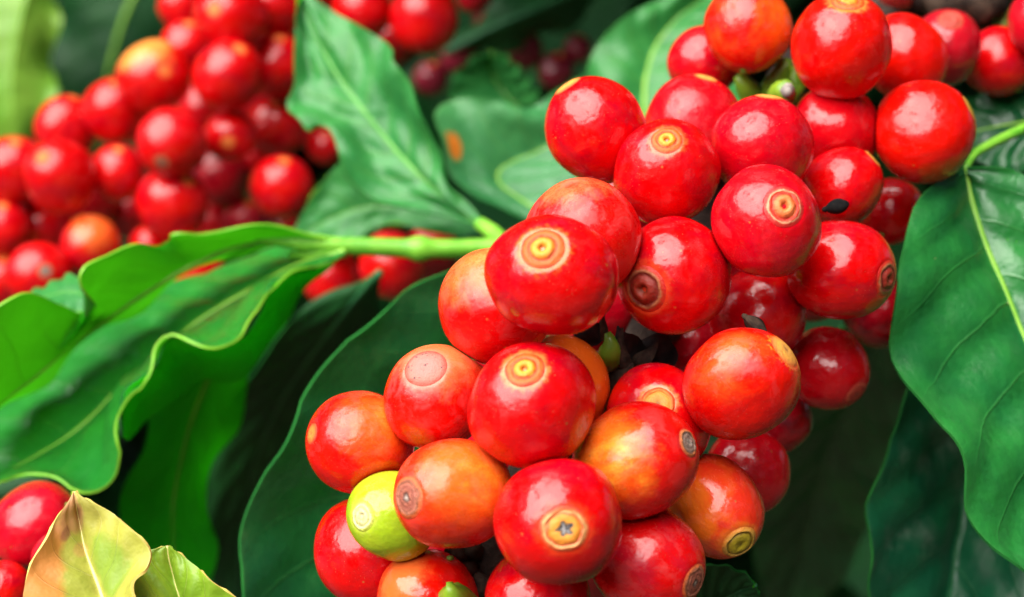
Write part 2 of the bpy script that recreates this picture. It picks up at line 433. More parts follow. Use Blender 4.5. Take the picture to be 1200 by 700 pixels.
rolled = leaf('large glossy green leaf with rolled wavy margin hanging from the green twig',
     [(405, 292, 2.84), (360, 290, 2.90), (315, 293, 2.95), (270, 312, 2.98), (205, 333, 2.99), (150, 356, 2.98), (100, 392, 2.96), (50, 432, 2.93), (0, 478, 2.90), (-80, 545, 2.84)],
     [(405, 294, 2.83), (372, 303, 2.84), (335, 318, 2.85), (285, 345, 2.85), (235, 375, 2.84), (185, 415, 2.82), (140, 455, 2.80), (100, 495, 2.78), (50, 530, 2.76), (-80, 600, 2.72)],
     [(405, 297, 2.82), (388, 306, 2.77), (368, 316, 2.74), (335, 326, 2.70), (312, 340, 2.66), (305, 370, 2.64), (288, 398, 2.62), (258, 407, 2.62), (222, 399, 2.64), (200, 400, 2.66),
      (180, 432, 2.63), (150, 456, 2.60), (144, 490, 2.60), (146, 525, 2.60), (132, 560, 2.60), (100, 577, 2.60), (60, 567, 2.62), (25, 556, 2.63), (-10, 568, 2.60), (-80, 620, 2.60)],
     'thin', 'under', edge='edge', ripple=(0.0, 0.010), rfreq=6, ribw=0.008, quilt=0.012, seed=2.2, nu=90)
leaf('',
     [(392, 304, 2.78), (368, 315, 2.75), (335, 325, 2.71), (312, 339, 2.67), (304, 370, 2.65), (288, 397, 2.63), (258, 406, 2.63), (222, 398, 2.65), (200, 400, 2.67), (180, 430, 2.64), (150, 455, 2.61), (145, 490, 2.61), (146, 512, 2.62)],
     [(392, 306, 2.80), (372, 319, 2.79), (346, 332, 2.78), (326, 352, 2.75), (316, 380, 2.73), (294, 408, 2.72), (262, 420, 2.72), (230, 418, 2.74), (212, 428, 2.74), (192, 450, 2.71), (166, 470, 2.70), (154, 496, 2.69), (148, 514, 2.66)],
     [(392, 308, 2.82), (376, 324, 2.84), (356, 342, 2.85), (338, 368, 2.85), (322, 398, 2.84), (300, 428, 2.84), (268, 446, 2.84), (240, 446, 2.84), (222, 456, 2.83), (204, 468, 2.80), (184, 486, 2.78), (164, 502, 2.74), (150, 516, 2.70)],
     'limp', 'under', under=True, ripple=0.004, rfreq=4, ribw=0.0, quilt=0.003, seed=.4, nu=60, nh=8, onto=rolled)
leaf('thin mid-green leaf hanging straight down below the rolled leaf margin',
     [(250, 395, 3.0), (205, 440, 2.95), (172, 480, 2.92), (160, 530, 2.90), (150, 580, 2.88), (155, 625, 2.88), (172, 665, 2.90), (200, 715, 2.92)],
     [(262, 395, 3.0), (245, 440, 2.99), (225, 490, 2.98), (212, 540, 2.97), (203, 590, 2.96), (203, 640, 2.95), (206, 680, 2.95), (210, 718, 2.95)],
     [(280, 395, 3.0), (292, 430, 3.04), (278, 480, 3.05), (260, 530, 3.05), (250, 580, 3.04), (246, 630, 3.03), (243, 680, 3.0), (222, 720, 2.95)],
     'limp', 'under', ripple=0.02, rfreq=2, ribw=0.006, quilt=0.006, seed=3, nveins=6)
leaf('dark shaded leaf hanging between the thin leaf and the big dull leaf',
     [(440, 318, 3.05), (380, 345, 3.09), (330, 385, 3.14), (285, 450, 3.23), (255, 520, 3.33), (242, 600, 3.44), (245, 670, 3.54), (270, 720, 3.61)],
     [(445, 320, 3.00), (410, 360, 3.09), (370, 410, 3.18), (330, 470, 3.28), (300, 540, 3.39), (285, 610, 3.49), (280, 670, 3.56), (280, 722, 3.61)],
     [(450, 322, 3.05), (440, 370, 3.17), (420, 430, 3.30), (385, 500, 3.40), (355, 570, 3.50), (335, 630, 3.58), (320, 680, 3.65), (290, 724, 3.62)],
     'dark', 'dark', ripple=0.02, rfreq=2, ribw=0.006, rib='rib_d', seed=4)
leaf('big dull green leaf spread behind the lower cherries of the sharp cluster',
     [(640, 268, 2.74), (560, 300, 2.70), (500, 330, 2.66), (455, 358, 2.64), (415, 388, 2.62), (380, 422, 2.60), (350, 462, 2.58), (325, 505, 2.56), (306, 550, 2.55), (293, 600, 2.54), (284, 650, 2.53), (282, 720, 2.52), (330, 800, 2.52)],
     [(645, 270, 2.74), (610, 330, 2.76), (575, 390, 2.78), (545, 440, 2.78), (515, 490, 2.78), (490, 540, 2.76), (465, 590, 2.74), (440, 640, 2.72), (420, 690, 2.68), (400, 740, 2.64), (350, 805, 2.55)],
     [(650, 272, 2.74), (700, 340, 2.72), (710, 420, 2.70), (690, 500, 2.70), (665, 560, 2.70), (630, 620, 2.70), (590, 680, 2.68), (540, 730, 2.64), (480, 770, 2.6), (370, 810, 2.55)],
     'glossy', 'limp', ripple=0.012, rfreq=4, ribw=0.010, quilt=0.012, wave=0.05, seed=5, nveins=8)
leaf('withered yellow leaf with brown-red blotches and pointed tip',
     [(128, 780, 2.03), (60, 770, 2.04), (30, 740, 2.06), (27, 705, 2.09), (34, 668, 2.12), (47, 638, 2.14), (64, 612, 2.16), (78, 592, 2.17), (86, 576, 2.18)],
     [(140, 780, 2.06), (132, 740, 2.10), (121, 702, 2.14), (110, 672, 2.16), (100, 645, 2.18), (95, 622, 2.19), (91, 603, 2.19), (89, 590, 2.18), (87, 576, 2.18)],
     [(150, 780, 2.03), (165, 745, 2.04), (160, 700, 2.08), (168, 670, 2.11), (173, 646, 2.12), (162, 627, 2.13), (140, 607, 2.16), (112, 592, 2.17), (88, 576, 2.18)],
     'yellow', 'lime', edge='edge_y', rib='rib_y', ripple=0.006, rfreq=3, ribw=0.007, quilt=0.007, nveins=6, seed=6)
leaf('lime green leaf with yellow edge beside the withered yellow leaf',
     [(230, 800, 2.12), (156, 770, 2.12), (142, 730, 2.14), (146, 700, 2.15), (153, 672, 2.17), (162, 650, 2.19), (194, 640, 2.20)],
     [(255, 810, 2.13), (238, 765, 2.16), (222, 730, 2.18), (210, 700, 2.19), (203, 675, 2.20), (198, 655, 2.20), (196, 640, 2.20)],
     [(290, 800, 2.12), (305, 760, 2.15), (300, 720, 2.17), (272, 697, 2.18), (240, 672, 2.18), (215, 652, 2.20), (198, 640, 2.20)],
     'lime', 'lime', edge='edge_y', rib='rib_y', ripple=0.004, rfreq=3, ribw=0.005, quilt=0.008, nveins=6, seed=7)
leaf('pale shiny leaf with ragged chewed edge pointing up from the green twig',
     [(560, 262, 2.940), (520, 252, 2.972), (480, 246, 2.988), (445, 238, 3.004), (415, 218, 3.020), (403, 195, 3.028), (396, 176, 3.036), (386, 156, 3.044), (364, 158, 3.052), (352, 146, 3.052), (338, 130, 3.068), (337, 116, 3.068), (345, 96, 3.084), (346, 55, 3.100), (347, 15, 3.116), (352, -12, 3.124)],
     [(565, 263, 2.940), (540, 245, 2.964), (510, 221, 2.988), (480, 194, 3.012), (455, 166, 3.036), (430, 135, 3.052), (408, 106, 3.076), (388, 76, 3.092), (370, 42, 3.108), (358, 12, 3.124), (352, -14, 3.132)],
     [(568, 262, 2.940), (548, 240, 2.948), (536, 222, 2.956), (526, 198, 2.964), (516, 170, 2.972), (512, 148, 2.980), (500, 124, 2.988), (486, 96, 3.004), (470, 74, 3.020), (465, 60, 3.028), (430, 36, 3.060), (388, 12, 3.100), (356, -12, 3.132)],
     'pale', 'under', ripple=0.010, rfreq=5, ribw=0.007, quilt=0.012, nveins=7, wave=0.05, seed=8, rib='rib_p', petiole=[(592, 290, 2.86), (580, 275, 2.89), (562, 262, 2.92)], petr=0.013)
leaf('pale leaf with small orange spot behind the topmost shiny leaf',
     [(655, 262, 3.166), (600, 250, 3.166), (560, 238, 3.166), (530, 205, 3.175), (516, 165, 3.184), (512, 130, 3.193), (540, 115, 3.211), (580, 118, 3.229), (620, 126, 3.247), (650, 108, 3.265), (690, 85, 3.283)],
     [(660, 262, 3.166), (630, 246, 3.184), (605, 230, 3.198), (585, 215, 3.211), (585, 200, 3.229), (600, 190, 3.243), (625, 180, 3.256), (655, 165, 3.265), (680, 150, 3.274), (700, 130, 3.283), (712, 100, 3.292)],
     [(668, 262, 3.166), (680, 255, 3.175), (690, 245, 3.184), (700, 235, 3.193), (710, 222, 3.211), (720, 210, 3.220), (730, 195, 3.229), (735, 180, 3.247), (735, 160, 3.256), (735, 140, 3.274), (720, 105, 3.292)],
     'spotted', 'under', ripple=0.010, rfreq=4, ribw=0.004, quilt=0.006, wave=0.03, seed=9)
leaf('small rounded pale leaf tip below the dark shrivelled cherries',
     [(630, 150, 3.6), (560, 140, 3.6), (530, 115, 3.6), (532, 90, 3.6), (552, 68, 3.6), (575, 62, 3.6)],
     [(640, 150, 3.62), (610, 128, 3.64), (590, 108, 3.66), (580, 92, 3.66), (576, 76, 3.64), (576, 62, 3.6)],
     [(660, 150, 3.6), (640, 128, 3.58), (626, 105, 3.58), (612, 86, 3.58), (596, 70, 3.58), (578, 62, 3.6)],
     'pale', 'under', ripple=0.01, ribw=0.004, seed=10, nu=40)
leaf('broad dull leaf behind the top of the sharp cluster',
     [(760, 190, 3.260), (700, 170, 3.270), (676, 130, 3.285), (684, 95, 3.300), (700, 55, 3.320), (735, 18, 3.340), (790, -6, 3.370), (850, -20, 3.400)],
     [(775, 190, 3.280), (760, 150, 3.295), (755, 115, 3.310), (758, 85, 3.330), (768, 55, 3.350), (790, 25, 3.370), (820, 2, 3.390), (852, -20, 3.410)],
     [(800, 190, 3.260), (850, 165, 3.260), (870, 130, 3.270), (872, 95, 3.290), (870, 60, 3.310), (868, 30, 3.340), (862, 5, 3.370), (855, -20, 3.410)],
     'pale', 'under', ripple=0.010, rfreq=4, ribw=0.006, quilt=0.008, wave=0.03, seed=11)
leaf('greyish leaf lying under the base of the topmost shiny leaf',
     [(560, 250, 3.18), (520, 225, 3.2), (480, 205, 3.22), (440, 192, 3.24), (402, 190, 3.26), (372, 222, 3.28), (352, 255, 3.3), (330, 290, 3.32)],
     [(560, 262, 3.18), (525, 252, 3.2), (490, 246, 3.22), (455, 242, 3.24), (420, 245, 3.26), (390, 256, 3.28), (360, 272, 3.3), (330, 296, 3.32)],
     [(560, 272, 3.18), (530, 276, 3.2), (495, 270, 3.2), (460, 262, 3.22), (436, 268, 3.24), (420, 285, 3.24), (385, 296, 3.26), (335, 302, 3.32)],
     'pale', 'under', ripple=0.008, rfreq=3, ribw=0.0, quilt=0.004, wave=.02, seed=12, edge='edge')
leaf('large sharp green leaf with bright midrib right of the sharp cluster',
     [(1130, 198, 2.50), (1100, 208, 2.47), (1075, 230, 2.44), (1057, 265, 2.41), (1046, 310, 2.38), (1040, 360, 2.36), (1041, 405, 2.35), (1050, 448, 2.34), (1068, 482, 2.33), (1092, 515, 2.32), (1112, 545, 2.31), (1124, 580, 2.30), (1140, 614, 2.29), (1165, 642, 2.29), (1200, 668, 2.29), (1260, 720, 2.3), (1330, 790, 2.32)],
     [(1131, 200, 2.52), (1136, 225, 2.51), (1145, 258, 2.50), (1156, 290, 2.49), (1170, 322, 2.48), (1185, 358, 2.47), (1202, 400, 2.46), (1222, 450, 2.44), (1240, 500, 2.42), (1262, 560, 2.4), (1285, 630, 2.37), (1310, 710, 2.34), (1335, 795, 2.32)],
     [(1134, 198, 2.51), (1165, 196, 2.50), (1205, 205, 2.49), (1250, 230, 2.47), (1300, 280, 2.45), (1340, 350, 2.42), (1370, 430, 2.40), (1390, 520, 2.37), (1392, 600, 2.35), (1380, 680, 2.33), (1345, 795, 2.32)],
     'right', 'under', ripple=0.008, rfreq=4, ribw=0.0065, quilt=0.020, wave=0.05, seed=13, nveins=8, nu=80, petiole=[(1200, 152, 2.62), (1165, 168, 2.58), (1142, 182, 2.55), (1131, 200, 2.52)], petr=0.0055)
leaf('dark bluish leaf with dusty patches under the large sharp leaf',
     [(1150, 400, 2.62), (1095, 420, 2.58), (1062, 455, 2.56), (1035, 500, 2.54), (1014, 545, 2.53), (1003, 590, 2.52), (1006, 640, 2.52), (1014, 690, 2.52), (1040, 750, 2.54), (1090, 810, 2.56)],
     [(1160, 400, 2.64), (1158, 440, 2.66), (1150, 490, 2.67), (1140, 540, 2.67), (1130, 590, 2.67), (1122, 635, 2.66), (1115, 680, 2.64), (1110, 720, 2.62), (1105, 770, 2.6), (1098, 812, 2.57)],
     [(1180, 400, 2.62), (1230, 440, 2.58), (1260, 490, 2.56), (1270, 540, 2.55), (1265, 590, 2.55), (1255, 640, 2.55), (1235, 690, 2.55), (1205, 740, 2.55), (1160, 780, 2.55), (1105, 814, 2.57)],
     'bluish', 'dark', rib='rib_d', ripple=0.008, rfreq=3, ribw=0.006, quilt=0.016, wave=0.05, seed=14, nveins=6)
leaf('small dark leaf tip under the lowest cherries beside the olive-tipped one',
     [(760, 740, 2.36), (790, 700, 2.34), (805, 672, 2.33), (830, 661, 2.32), (856, 664, 2.31), (878, 676, 2.30), (884, 686, 2.30)],
     [(775, 770, 2.38), (800, 740, 2.37), (820, 720, 2.36), (840, 706, 2.35), (858, 697, 2.33), (872, 690, 2.32), (885, 687, 2.30)],
     [(800, 800, 2.36), (830, 780, 2.35), (860, 760, 2.34), (880, 735, 2.33), (888, 712, 2.32), (890, 698, 2.31), (886, 688, 2.30)],
     'dark', 'limp', rib='rib_d', ripple=0.003, ribw=0.004, seed=15, nu=40)
leaf('deeply shaded leaf in the gap below the sharp cluster',
     [(1060, 330, 2.85), (990, 380, 2.96), (940, 440, 3.09), (905, 510, 3.25), (885, 590, 3.42), (885, 660, 3.58), (905, 740, 3.75)],
     [(1065, 330, 2.86), (1030, 400, 3.03), (1000, 460, 3.18), (970, 530, 3.34), (950, 600, 3.49), (935, 670, 3.63), (910, 742, 3.76)],
     [(1070, 330, 2.85), (1080, 410, 3.01), (1065, 480, 3.17), (1040, 550, 3.32), (1015, 620, 3.48), (980, 690, 3.63), (915, 745, 3.76)],
     'glossy', 'glossy', rib='rib_d', ripple=0.012, ribw=0.006, seed=16)
leaf('shaded leaf behind the stem of the large sharp leaf at the frame edge',
     [(1300, 90, 2.8), (1240, 88, 2.8), (1190, 98, 2.8), (1150, 108, 2.8), (1120, 130, 2.8), (1105, 160, 2.8)],
     [(1300, 140, 2.78), (1250, 140, 2.77), (1210, 142, 2.76), (1170, 148, 2.76), (1135, 156, 2.78), (1105, 165, 2.8)],
     [(1300, 200, 2.74), (1250, 205, 2.72), (1210, 205, 2.72), (1170, 198, 2.74), (1135, 185, 2.77), (1108, 170, 2.8)],
     'glossy', 'limp', ripple=0.01, ribw=0.006, seed=17, nu=40)
leaf('very blurred pale yellow-green leaf in the far upper left corner',
     [(60, -80, 4.6), (0, -60, 4.6), (-60, 0, 4.6), (-70, 80, 4.6), (-20, 150, 4.6), (20, 190, 4.6)],
     [(62, -80, 4.58), (40, -30, 4.56), (25, 20, 4.55), (15, 80, 4.55), (15, 140, 4.56), (22, 190, 4.6)],
     [(64, -80, 4.6), (68, -20, 4.62), (62, 40, 4.62), (66, 95, 4.62), (50, 145, 4.6), (24, 190, 4.6)],
     'lightfar', 'under', ripple=0.03, rfreq=3, ribw=0.01, seed=18, nu=40)
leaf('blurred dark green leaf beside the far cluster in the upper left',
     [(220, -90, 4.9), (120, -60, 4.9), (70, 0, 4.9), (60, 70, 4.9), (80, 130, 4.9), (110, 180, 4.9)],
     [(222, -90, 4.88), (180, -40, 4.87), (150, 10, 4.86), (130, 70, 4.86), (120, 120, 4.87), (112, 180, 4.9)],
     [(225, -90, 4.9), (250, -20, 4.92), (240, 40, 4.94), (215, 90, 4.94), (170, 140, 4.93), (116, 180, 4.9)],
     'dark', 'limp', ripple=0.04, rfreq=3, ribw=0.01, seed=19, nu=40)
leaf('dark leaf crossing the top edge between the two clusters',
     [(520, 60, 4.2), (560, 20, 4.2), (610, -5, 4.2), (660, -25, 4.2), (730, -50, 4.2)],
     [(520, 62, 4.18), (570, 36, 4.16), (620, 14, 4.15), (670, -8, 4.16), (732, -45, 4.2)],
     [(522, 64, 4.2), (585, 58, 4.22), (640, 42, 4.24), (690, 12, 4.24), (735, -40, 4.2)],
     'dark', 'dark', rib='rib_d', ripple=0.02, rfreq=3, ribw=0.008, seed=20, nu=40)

# ------------------------------------------------------------------ twigs and branches
def branch(name, label, pts, radii, mat, nodes=(), seg=16, lump=0.15, n=60, partname='stem'):
    """pts: (px, py, distance); radii at the points; nodes: (fraction, swelling)."""
    P = catmull([V(*p) for p in pts], n)
    rr = []
    for i in range(n):
        f = i / (n - 1) * (len(radii) - 1); k = min(len(radii) - 2, int(f)); r = radii[k] + (radii[k+1] - radii[k]) * (f - k)
        for (t, a) in nodes: r *= 1 + a * math.exp(-((i / (n - 1) - t) / 0.018) ** 2)
        rr.append(r)
    t = thing(name, label, 'branch', None, P[0])
    v, f = tube([p - P[0] for p in P], rr, seg, lump)
    mesh_obj(partname, v, f, [M[mat]], t)
    return t, P
twig, TP = branch('green_twig', 'smooth green twig carrying the two wavy leaves',
       [(300, 277, 2.82), (350, 284, 2.83), (400, 288, 2.84), (450, 290, 2.85), (520, 292, 2.86), (590, 291, 2.87), (660, 310, 2.84), (720, 370, 2.70)],
       [.010, .013, .0145, .0148, .014, .0145, .016, .018], 'twig', nodes=((0.375, .30), (0.39, .2), (0.60, .2)), lump=0.10)
for (a, b, c) in (((402, 289, 2.84), (372, 296, 2.84), (340, 300, 2.86)), ((402, 289, 2.84), (330, 278, 2.83), (262, 296, 2.86))):
    pp = catmull([V(*a), V(*b), V(*c)], 12)
    v, f = tube([p - TP[0] for p in pp], [.013 - .0006 * i for i in range(12)], 10)
    mesh_obj('petiole', v, f, [M['twig']], twig)
mainb, MP = branch('fruiting_branch', 'brown knotted branch inside the sharp cluster of cherries',
       [(545, 790, 2.22), (565, 700, 2.24), (580, 640, 2.27), (640, 540, 2.33), (700, 460, 2.37), (745, 415, 2.40), (800, 320, 2.47), (850, 220, 2.54), (895, 140, 2.60), (930, 90, 2.65), (1000, 30, 2.74), (1100, -15, 2.84), (1220, -60, 2.95)],
       [.026, .026, .030, .034, .030, .032, .030, .028, .026, .026, .028, .030, .03], 'bark', nodes=((0.12, .35), (0.42, .4), (0.68, .35)), lump=0.5, n=110)
def bract(pts, wd, mat, th=0.004):
    P = catmull([V(*p) for p in pts], 9); vs = []; fs = []
    for i, p in enumerate(P):
        t = (P[min(8, i+1)] - P[max(0, i-1)]).normalized()
        sd = t.cross(-FW).normalized(); nn = sd.cross(t)
        ww = wd * (1 - (i / 8) ** 2.2) * (0.75 + .5 * math.sin(i * .4)) + .001
        for s in (-1, 0, 1):
            vs.append(p + sd * s * ww - nn * abs(s) * ww * .45 - MP[0])
    n0 = len(vs)
    vs += [v + FW * th for v in vs]
    for i in range(8):
        for s in range(2):
            a = i * 3 + s
            fs.append((a, a+1, a+4, a+3)); fs.append((a+n0+3, a+n0+4, a+n0+1, a+n0))
        for s in (0, 2):
            a = i * 3 + s; fs.append((a, a+3, a+3+n0, a+n0))
    fs.append((0, 1, 1 + n0, n0)); fs.append((1, 2, 2 + n0, 1 + n0))
    return mesh_obj('bract', vs, fs, [M[mat]], mainb)
bract([(745, 432, 2.29), (738, 412, 2.27), (728, 395, 2.25), (724, 382, 2.25)], .018, 'bract')
bract([(760, 436, 2.30), (770, 414, 2.28), (776, 396, 2.27), (782, 386, 2.27)], .026, 'bract')
bract([(742, 438, 2.28), (752, 424, 2.26), (764, 412, 2.26), (772, 400, 2.26)], .010, 'bract_l')
bract([(700, 405, 2.26), (694, 392, 2.25), (688, 380, 2.25), (702, 372, 2.26)], .020, 'bract')
bract([(738, 442, 2.27), (732, 424, 2.255), (727, 404, 2.25), (730, 384, 2.25)], .007, 'bract_l')
bract([(705, 452, 2.29), (718, 444, 2.27), (734, 436, 2.26), (742, 426, 2.26)], .022, 'bract_l')
bract([(706, 400, 2.26), (708, 388, 2.25), (706, 374, 2.25), (708, 362, 2.25)], .004, 'bract_l')
for (pts, rad) in (([(712, 432, 2.29), (714, 416, 2.26), (716, 402, 2.25), (712, 390, 2.25)], (.008, .016, .013, .004)),
                   ([(905, 128, 2.52), (912, 115, 2.49), (918, 108, 2.46), (922, 106, 2.44)], (.010, .016, .019, .013)),
                   ([(895, 130, 2.6), (905, 105, 2.58), (915, 88, 2.56), (920, 70, 2.56)], (.014, .018, .016, .010)),
                   ([(888, 125, 2.6), (880, 110, 2.58), (872, 98, 2.57), (866, 88, 2.57)], (.013, .017, .015, .009)),
                   ([(912, 130, 2.58), (926, 112, 2.56), (934, 96, 2.55), (930, 78, 2.55)], (.013, .015, .014, .009)),
                   ([(540, 715, 2.16), (533, 702, 2.12), (528, 692, 2.10), (527, 682, 2.10)], (.022, .024, .018, .004))):
    P = catmull([V(*p) for p in pts], 10)
    rr = [rad[min(2, int(i / 3))] + (rad[min(2, int(i / 3)) + 1] - rad[min(2, int(i / 3))]) * ((i / 3) - min(2, int(i / 3))) for i in range(10)]
    v, f = tube([p - MP[0] for p in P], rr, 12, 0.15)
    mesh_obj('bud', v, f, [M['bud']], mainb)
P = catmull([V(922, 107, 2.45), V(924, 107, 2.43), V(925, 107, 2.425)], 5)
v, f = tube([p - MP[0] for p in P], [.011, .012, .010, .008, .004], 10, 0.3)
mesh_obj('bud_tip', v, f, [M['fleck']], mainb)
# knobbly scars on the visible piece of wood at the bottom
for (x, y, d, r) in ((533, 655, 2.19, .016), (545, 672, 2.18, .013), (560, 690, 2.17, .016), (552, 648, 2.20, .012)):
    P = catmull([V(x + 6, y, d + .05), V(x, y - 3, d + .01), V(x - 2, y - 4, d)], 6)
    v, f = tube([p - MP[0] for p in P], [r, r * 1.1, r * 1.05, r, r * .85, r * .5], 10, 0.5)
    mesh_obj('leaf_scar', v, f, [M['bract_l']], mainb)
branch('side_twig', 'green twig entering at the frame edge above the large sharp leaf',
       [(1300, 120, 2.74), (1245, 134, 2.68), (1200, 150, 2.62), (1165, 166, 2.60), (1140, 180, 2.60)], [.008, .007, .0062, .006, .0055], 'twig', lump=0.05, n=30)
branch('upright_twig', 'short upright green twig at the top above the rearmost cherries',
       [(1178, -40, 2.86), (1175, 0, 2.84), (1173, 40, 2.82), (1165, 90, 2.84)], [.013, .012, .013, .010], 'stalk', lump=0.2, n=24)
branch('broken_twig', 'tan dry twig stub at the top above the rearmost cherries',
       [(1075, -6, 2.80), (1105, 2, 2.78), (1140, 4, 2.78), (1172, -4, 2.82)], [.012, .030, .034, .020], 'bract_l', lump=0.4, n=30)

# ------------------------------------------------------------------ cherries
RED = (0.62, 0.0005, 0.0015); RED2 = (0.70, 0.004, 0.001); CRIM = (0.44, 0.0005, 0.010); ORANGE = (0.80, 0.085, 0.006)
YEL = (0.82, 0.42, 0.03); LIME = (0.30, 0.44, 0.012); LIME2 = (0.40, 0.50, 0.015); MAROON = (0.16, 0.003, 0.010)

def skin_mat(name, c1=RED, c2=CRIM, patches=(), halo=None, nav=1.0, seed=0.0, rough=0.27, matte=0.0, blem=0.0, scarred=0.0):
    """c1/c2 mottle; patches: (direction in the cherry's own frame, start, end, colour, amount); halo: colour around the navel."""
    a = NT(name)
    pos = a.n('TexCoord').outputs['Object']
    off = a.vmath('ADD', pos, (seed * 3.7, seed * 1.3, seed * 5.1)).outputs[0]
    nrm = a.vmath('NORMALIZE', pos).outputs[0]
    n1 = a.noise(off, 1.4, 4, 0.55, 0.4)
    # faint streaks running from navel to stalk
    mp = a.n('Mapping'); a.set(mp.inputs[0], off); mp.inputs['Scale'].default_value = (9, 9, 1.4)
    st = a.noise(mp.outputs[0], 1.0, 4, 0.6)
    fine = a.noise(off, 22, 4, 0.65)
    c = a.mix(a.smooth(n1, 0.42, 0.70), c1, c2)
    c = a.mix(a.math('MULTIPLY', a.smooth(st, 0.52, 0.75), 0.35), c, tuple(min(1, x * 1.25 + .001) for x in c1))
    wob = a.math('ADD', a.math('MULTIPLY', a.math('SUBTRACT', n1, 0.5), 0.9), a.math('MULTIPLY', a.math('SUBTRACT', fine, 0.5), 0.22))
    wob = a.math('ADD', wob, a.math('MULTIPLY', a.math('SUBTRACT', st, 0.5), 0.25))
    for (dv, lo, hi, col, amt) in patches:
        dt = a.math('ADD', a.vmath('DOT_PRODUCT', nrm, tuple(dv)).outputs['Value'], wob)
        c = a.mix(a.math('MULTIPLY', a.smooth(dt, lo, hi), amt), c, col)
    sp = a.n('SeparateXYZ'); a.set(sp.inputs[0], nrm)
    ang = a.math('ARCCOSINE', sp.outputs[2])
    if halo:
        e = a.math('ADD', ang, a.math('MULTIPLY', a.math('SUBTRACT', st, 0.5), 0.35))
        c = a.mix(a.smooth(e, 0.60 * nav, 0.40 * nav, 0.0, 0.65), c, halo)
    # pale pores and the odd brown blemish
    v1 = a.n('TexVoronoi'); a.set(v1.inputs['Vector'], off); v1.inputs['Scale'].default_value = 17
    pore = a.math('MULTIPLY', a.smooth(v1.outputs['Distance'], 0.11, 0.05), a.smooth(a.noise(off, 3.0), 0.44, 0.58))
    c = a.mix(a.math('MULTIPLY', pore, 0.55), c, (0.80, 0.42, 0.22))
    v2 = a.n('TexVoronoi'); a.set(v2.inputs['Vector'], off); v2.inputs['Scale'].default_value = 3.1
    bl = a.math('MULTIPLY', a.smooth(v2.outputs['Distance'], 0.10, 0.055), a.smooth(a.noise(off, 1.7), 0.48, 0.56))
    c = a.mix(a.math('MULTIPLY', bl, 0.65), c, (0.42, 0.13, 0.03))
    if blem:
        g1 = a.smooth(a.noise(off, 30, 5, 0.7), 0.60, 0.72)
        c = a.mix(a.math('MULTIPLY', g1, blem), c, (0.50, 0.20, 0.10))
    wax = a.smooth(a.noise(off, 2.6, 6, 0.65, 0.6), 0.46, 0.66)
    c = a.mix(a.math('MULTIPLY', wax, 0.015 + 0.06 * matte), c, (0.80, 0.34, 0.34))
    rg = a.math('ADD', a.math('MULTIPLY', wax, 0.12 + matte * .22), rough - 0.05 + matte * .10)
    rg = a.math('ADD', rg, a.math('MULTIPLY', a.math('SUBTRACT', fine, 0.5), 0.26))
    rg = a.math('ADD', rg, a.math('MULTIPLY', pore, 0.2))
    h = a.math('ADD', a.math('MULTIPLY', a.noise(off, 3.2, 2, 0.5), 0.9), a.math('MULTIPLY', a.noise(off, 24, 2, 0.6), 0.05))
    nm = a.bump(h, 0.6, 0.0035)
    return a.done(a.bsdf(c, rg, 0.52, nm, coat=0.0))

def disc_mat(name, stops, seed, scale=1.0, grain=0.3, rough=0.5, star=None, dashes=None):
    """stops: (radius, colour) from the middle of the navel outwards."""
    a = NT(name)
    pos = a.n('TexCoord').outputs['Object']
    sp = a.n('SeparateXYZ'); a.set(sp.inputs[0], pos)
    off = a.vmath('ADD', pos, (seed * 2.1, seed, 0)).outputs[0]
    r = a.math('SQRT', a.math('ADD', a.math('POWER', sp.outputs[0], 2.0), a.math('POWER', sp.outputs[1], 2.0)))
    fine = a.noise(off, 16, 5, 0.7); big = a.noise(off, 5, 3, 0.6)
    r = a.math('ADD', r, a.math('MULTIPLY', a.math('SUBTRACT', big, 0.5), 0.12 * scale))
    r = a.math('ADD', r, a.math('MULTIPLY', a.math('SUBTRACT', fine, 0.5), 0.05 * scale))
    cr = a.n('ValToRGB'); a.set(cr.inputs[0], a.math('DIVIDE', r, 0.45 * scale))
    els = cr.color_ramp.elements
    while len(els) < len(stops): els.new(0.5)
    for e, (p, c) in zip(els, stops): e.position = min(1, p / 0.45); e.color = (*c, 1)
    c = cr.outputs[0]
    c = a.mix(a.math('MULTIPLY', a.smooth(fine, 0.50, 0.70), grain), c, (0.16, 0.07, 0.04))
    if star:
        an = a.math('ARCTAN2', sp.outputs[1], sp.outputs[0])
        w_ = a.math('MULTIPLY', a.math('COSINE', a.math('MULTIPLY', an, 5.0)), 0.03)
        rr = a.math('ADD', a.math('ADD', r, w_), a.math('MULTIPLY', a.math('SUBTRACT', fine, .5), 0.10))
        c = a.mix(a.smooth(rr, 0.13, 0.08), c, (0.05, 0.045, 0.05))
        c = a.mix(a.math('MULTIPLY', a.smooth(rr, 0.08, 0.04), a.smooth(fine, .45, .55)), c, (0.45, 0.42, 0.42))
    if dashes:
        v = a.n('TexVoronoi'); a.set(v.inputs['Vector'], off); v.inputs['Scale'].default_value = 12
        d_ = a.math('MULTIPLY', a.smooth(v.outputs['Distance'], 0.34, 0.22), a.smooth(r, .40, .36))
        band = a.math('ADD', a.smooth(a.math('ABSOLUTE', a.math('SUBTRACT', r, 0.31)), 0.06, 0.03), a.smooth(r, 0.16, 0.10), clamp=True)
        c = a.mix(a.math('MULTIPLY', d_, band), c, dashes)
    nm = a.bump(a.math('ADD', fine, a.math('MULTIPLY', big, .5)), 0.6, 0.003)
    return a.done(a.bsdf(c, rough, 0.4, nm))

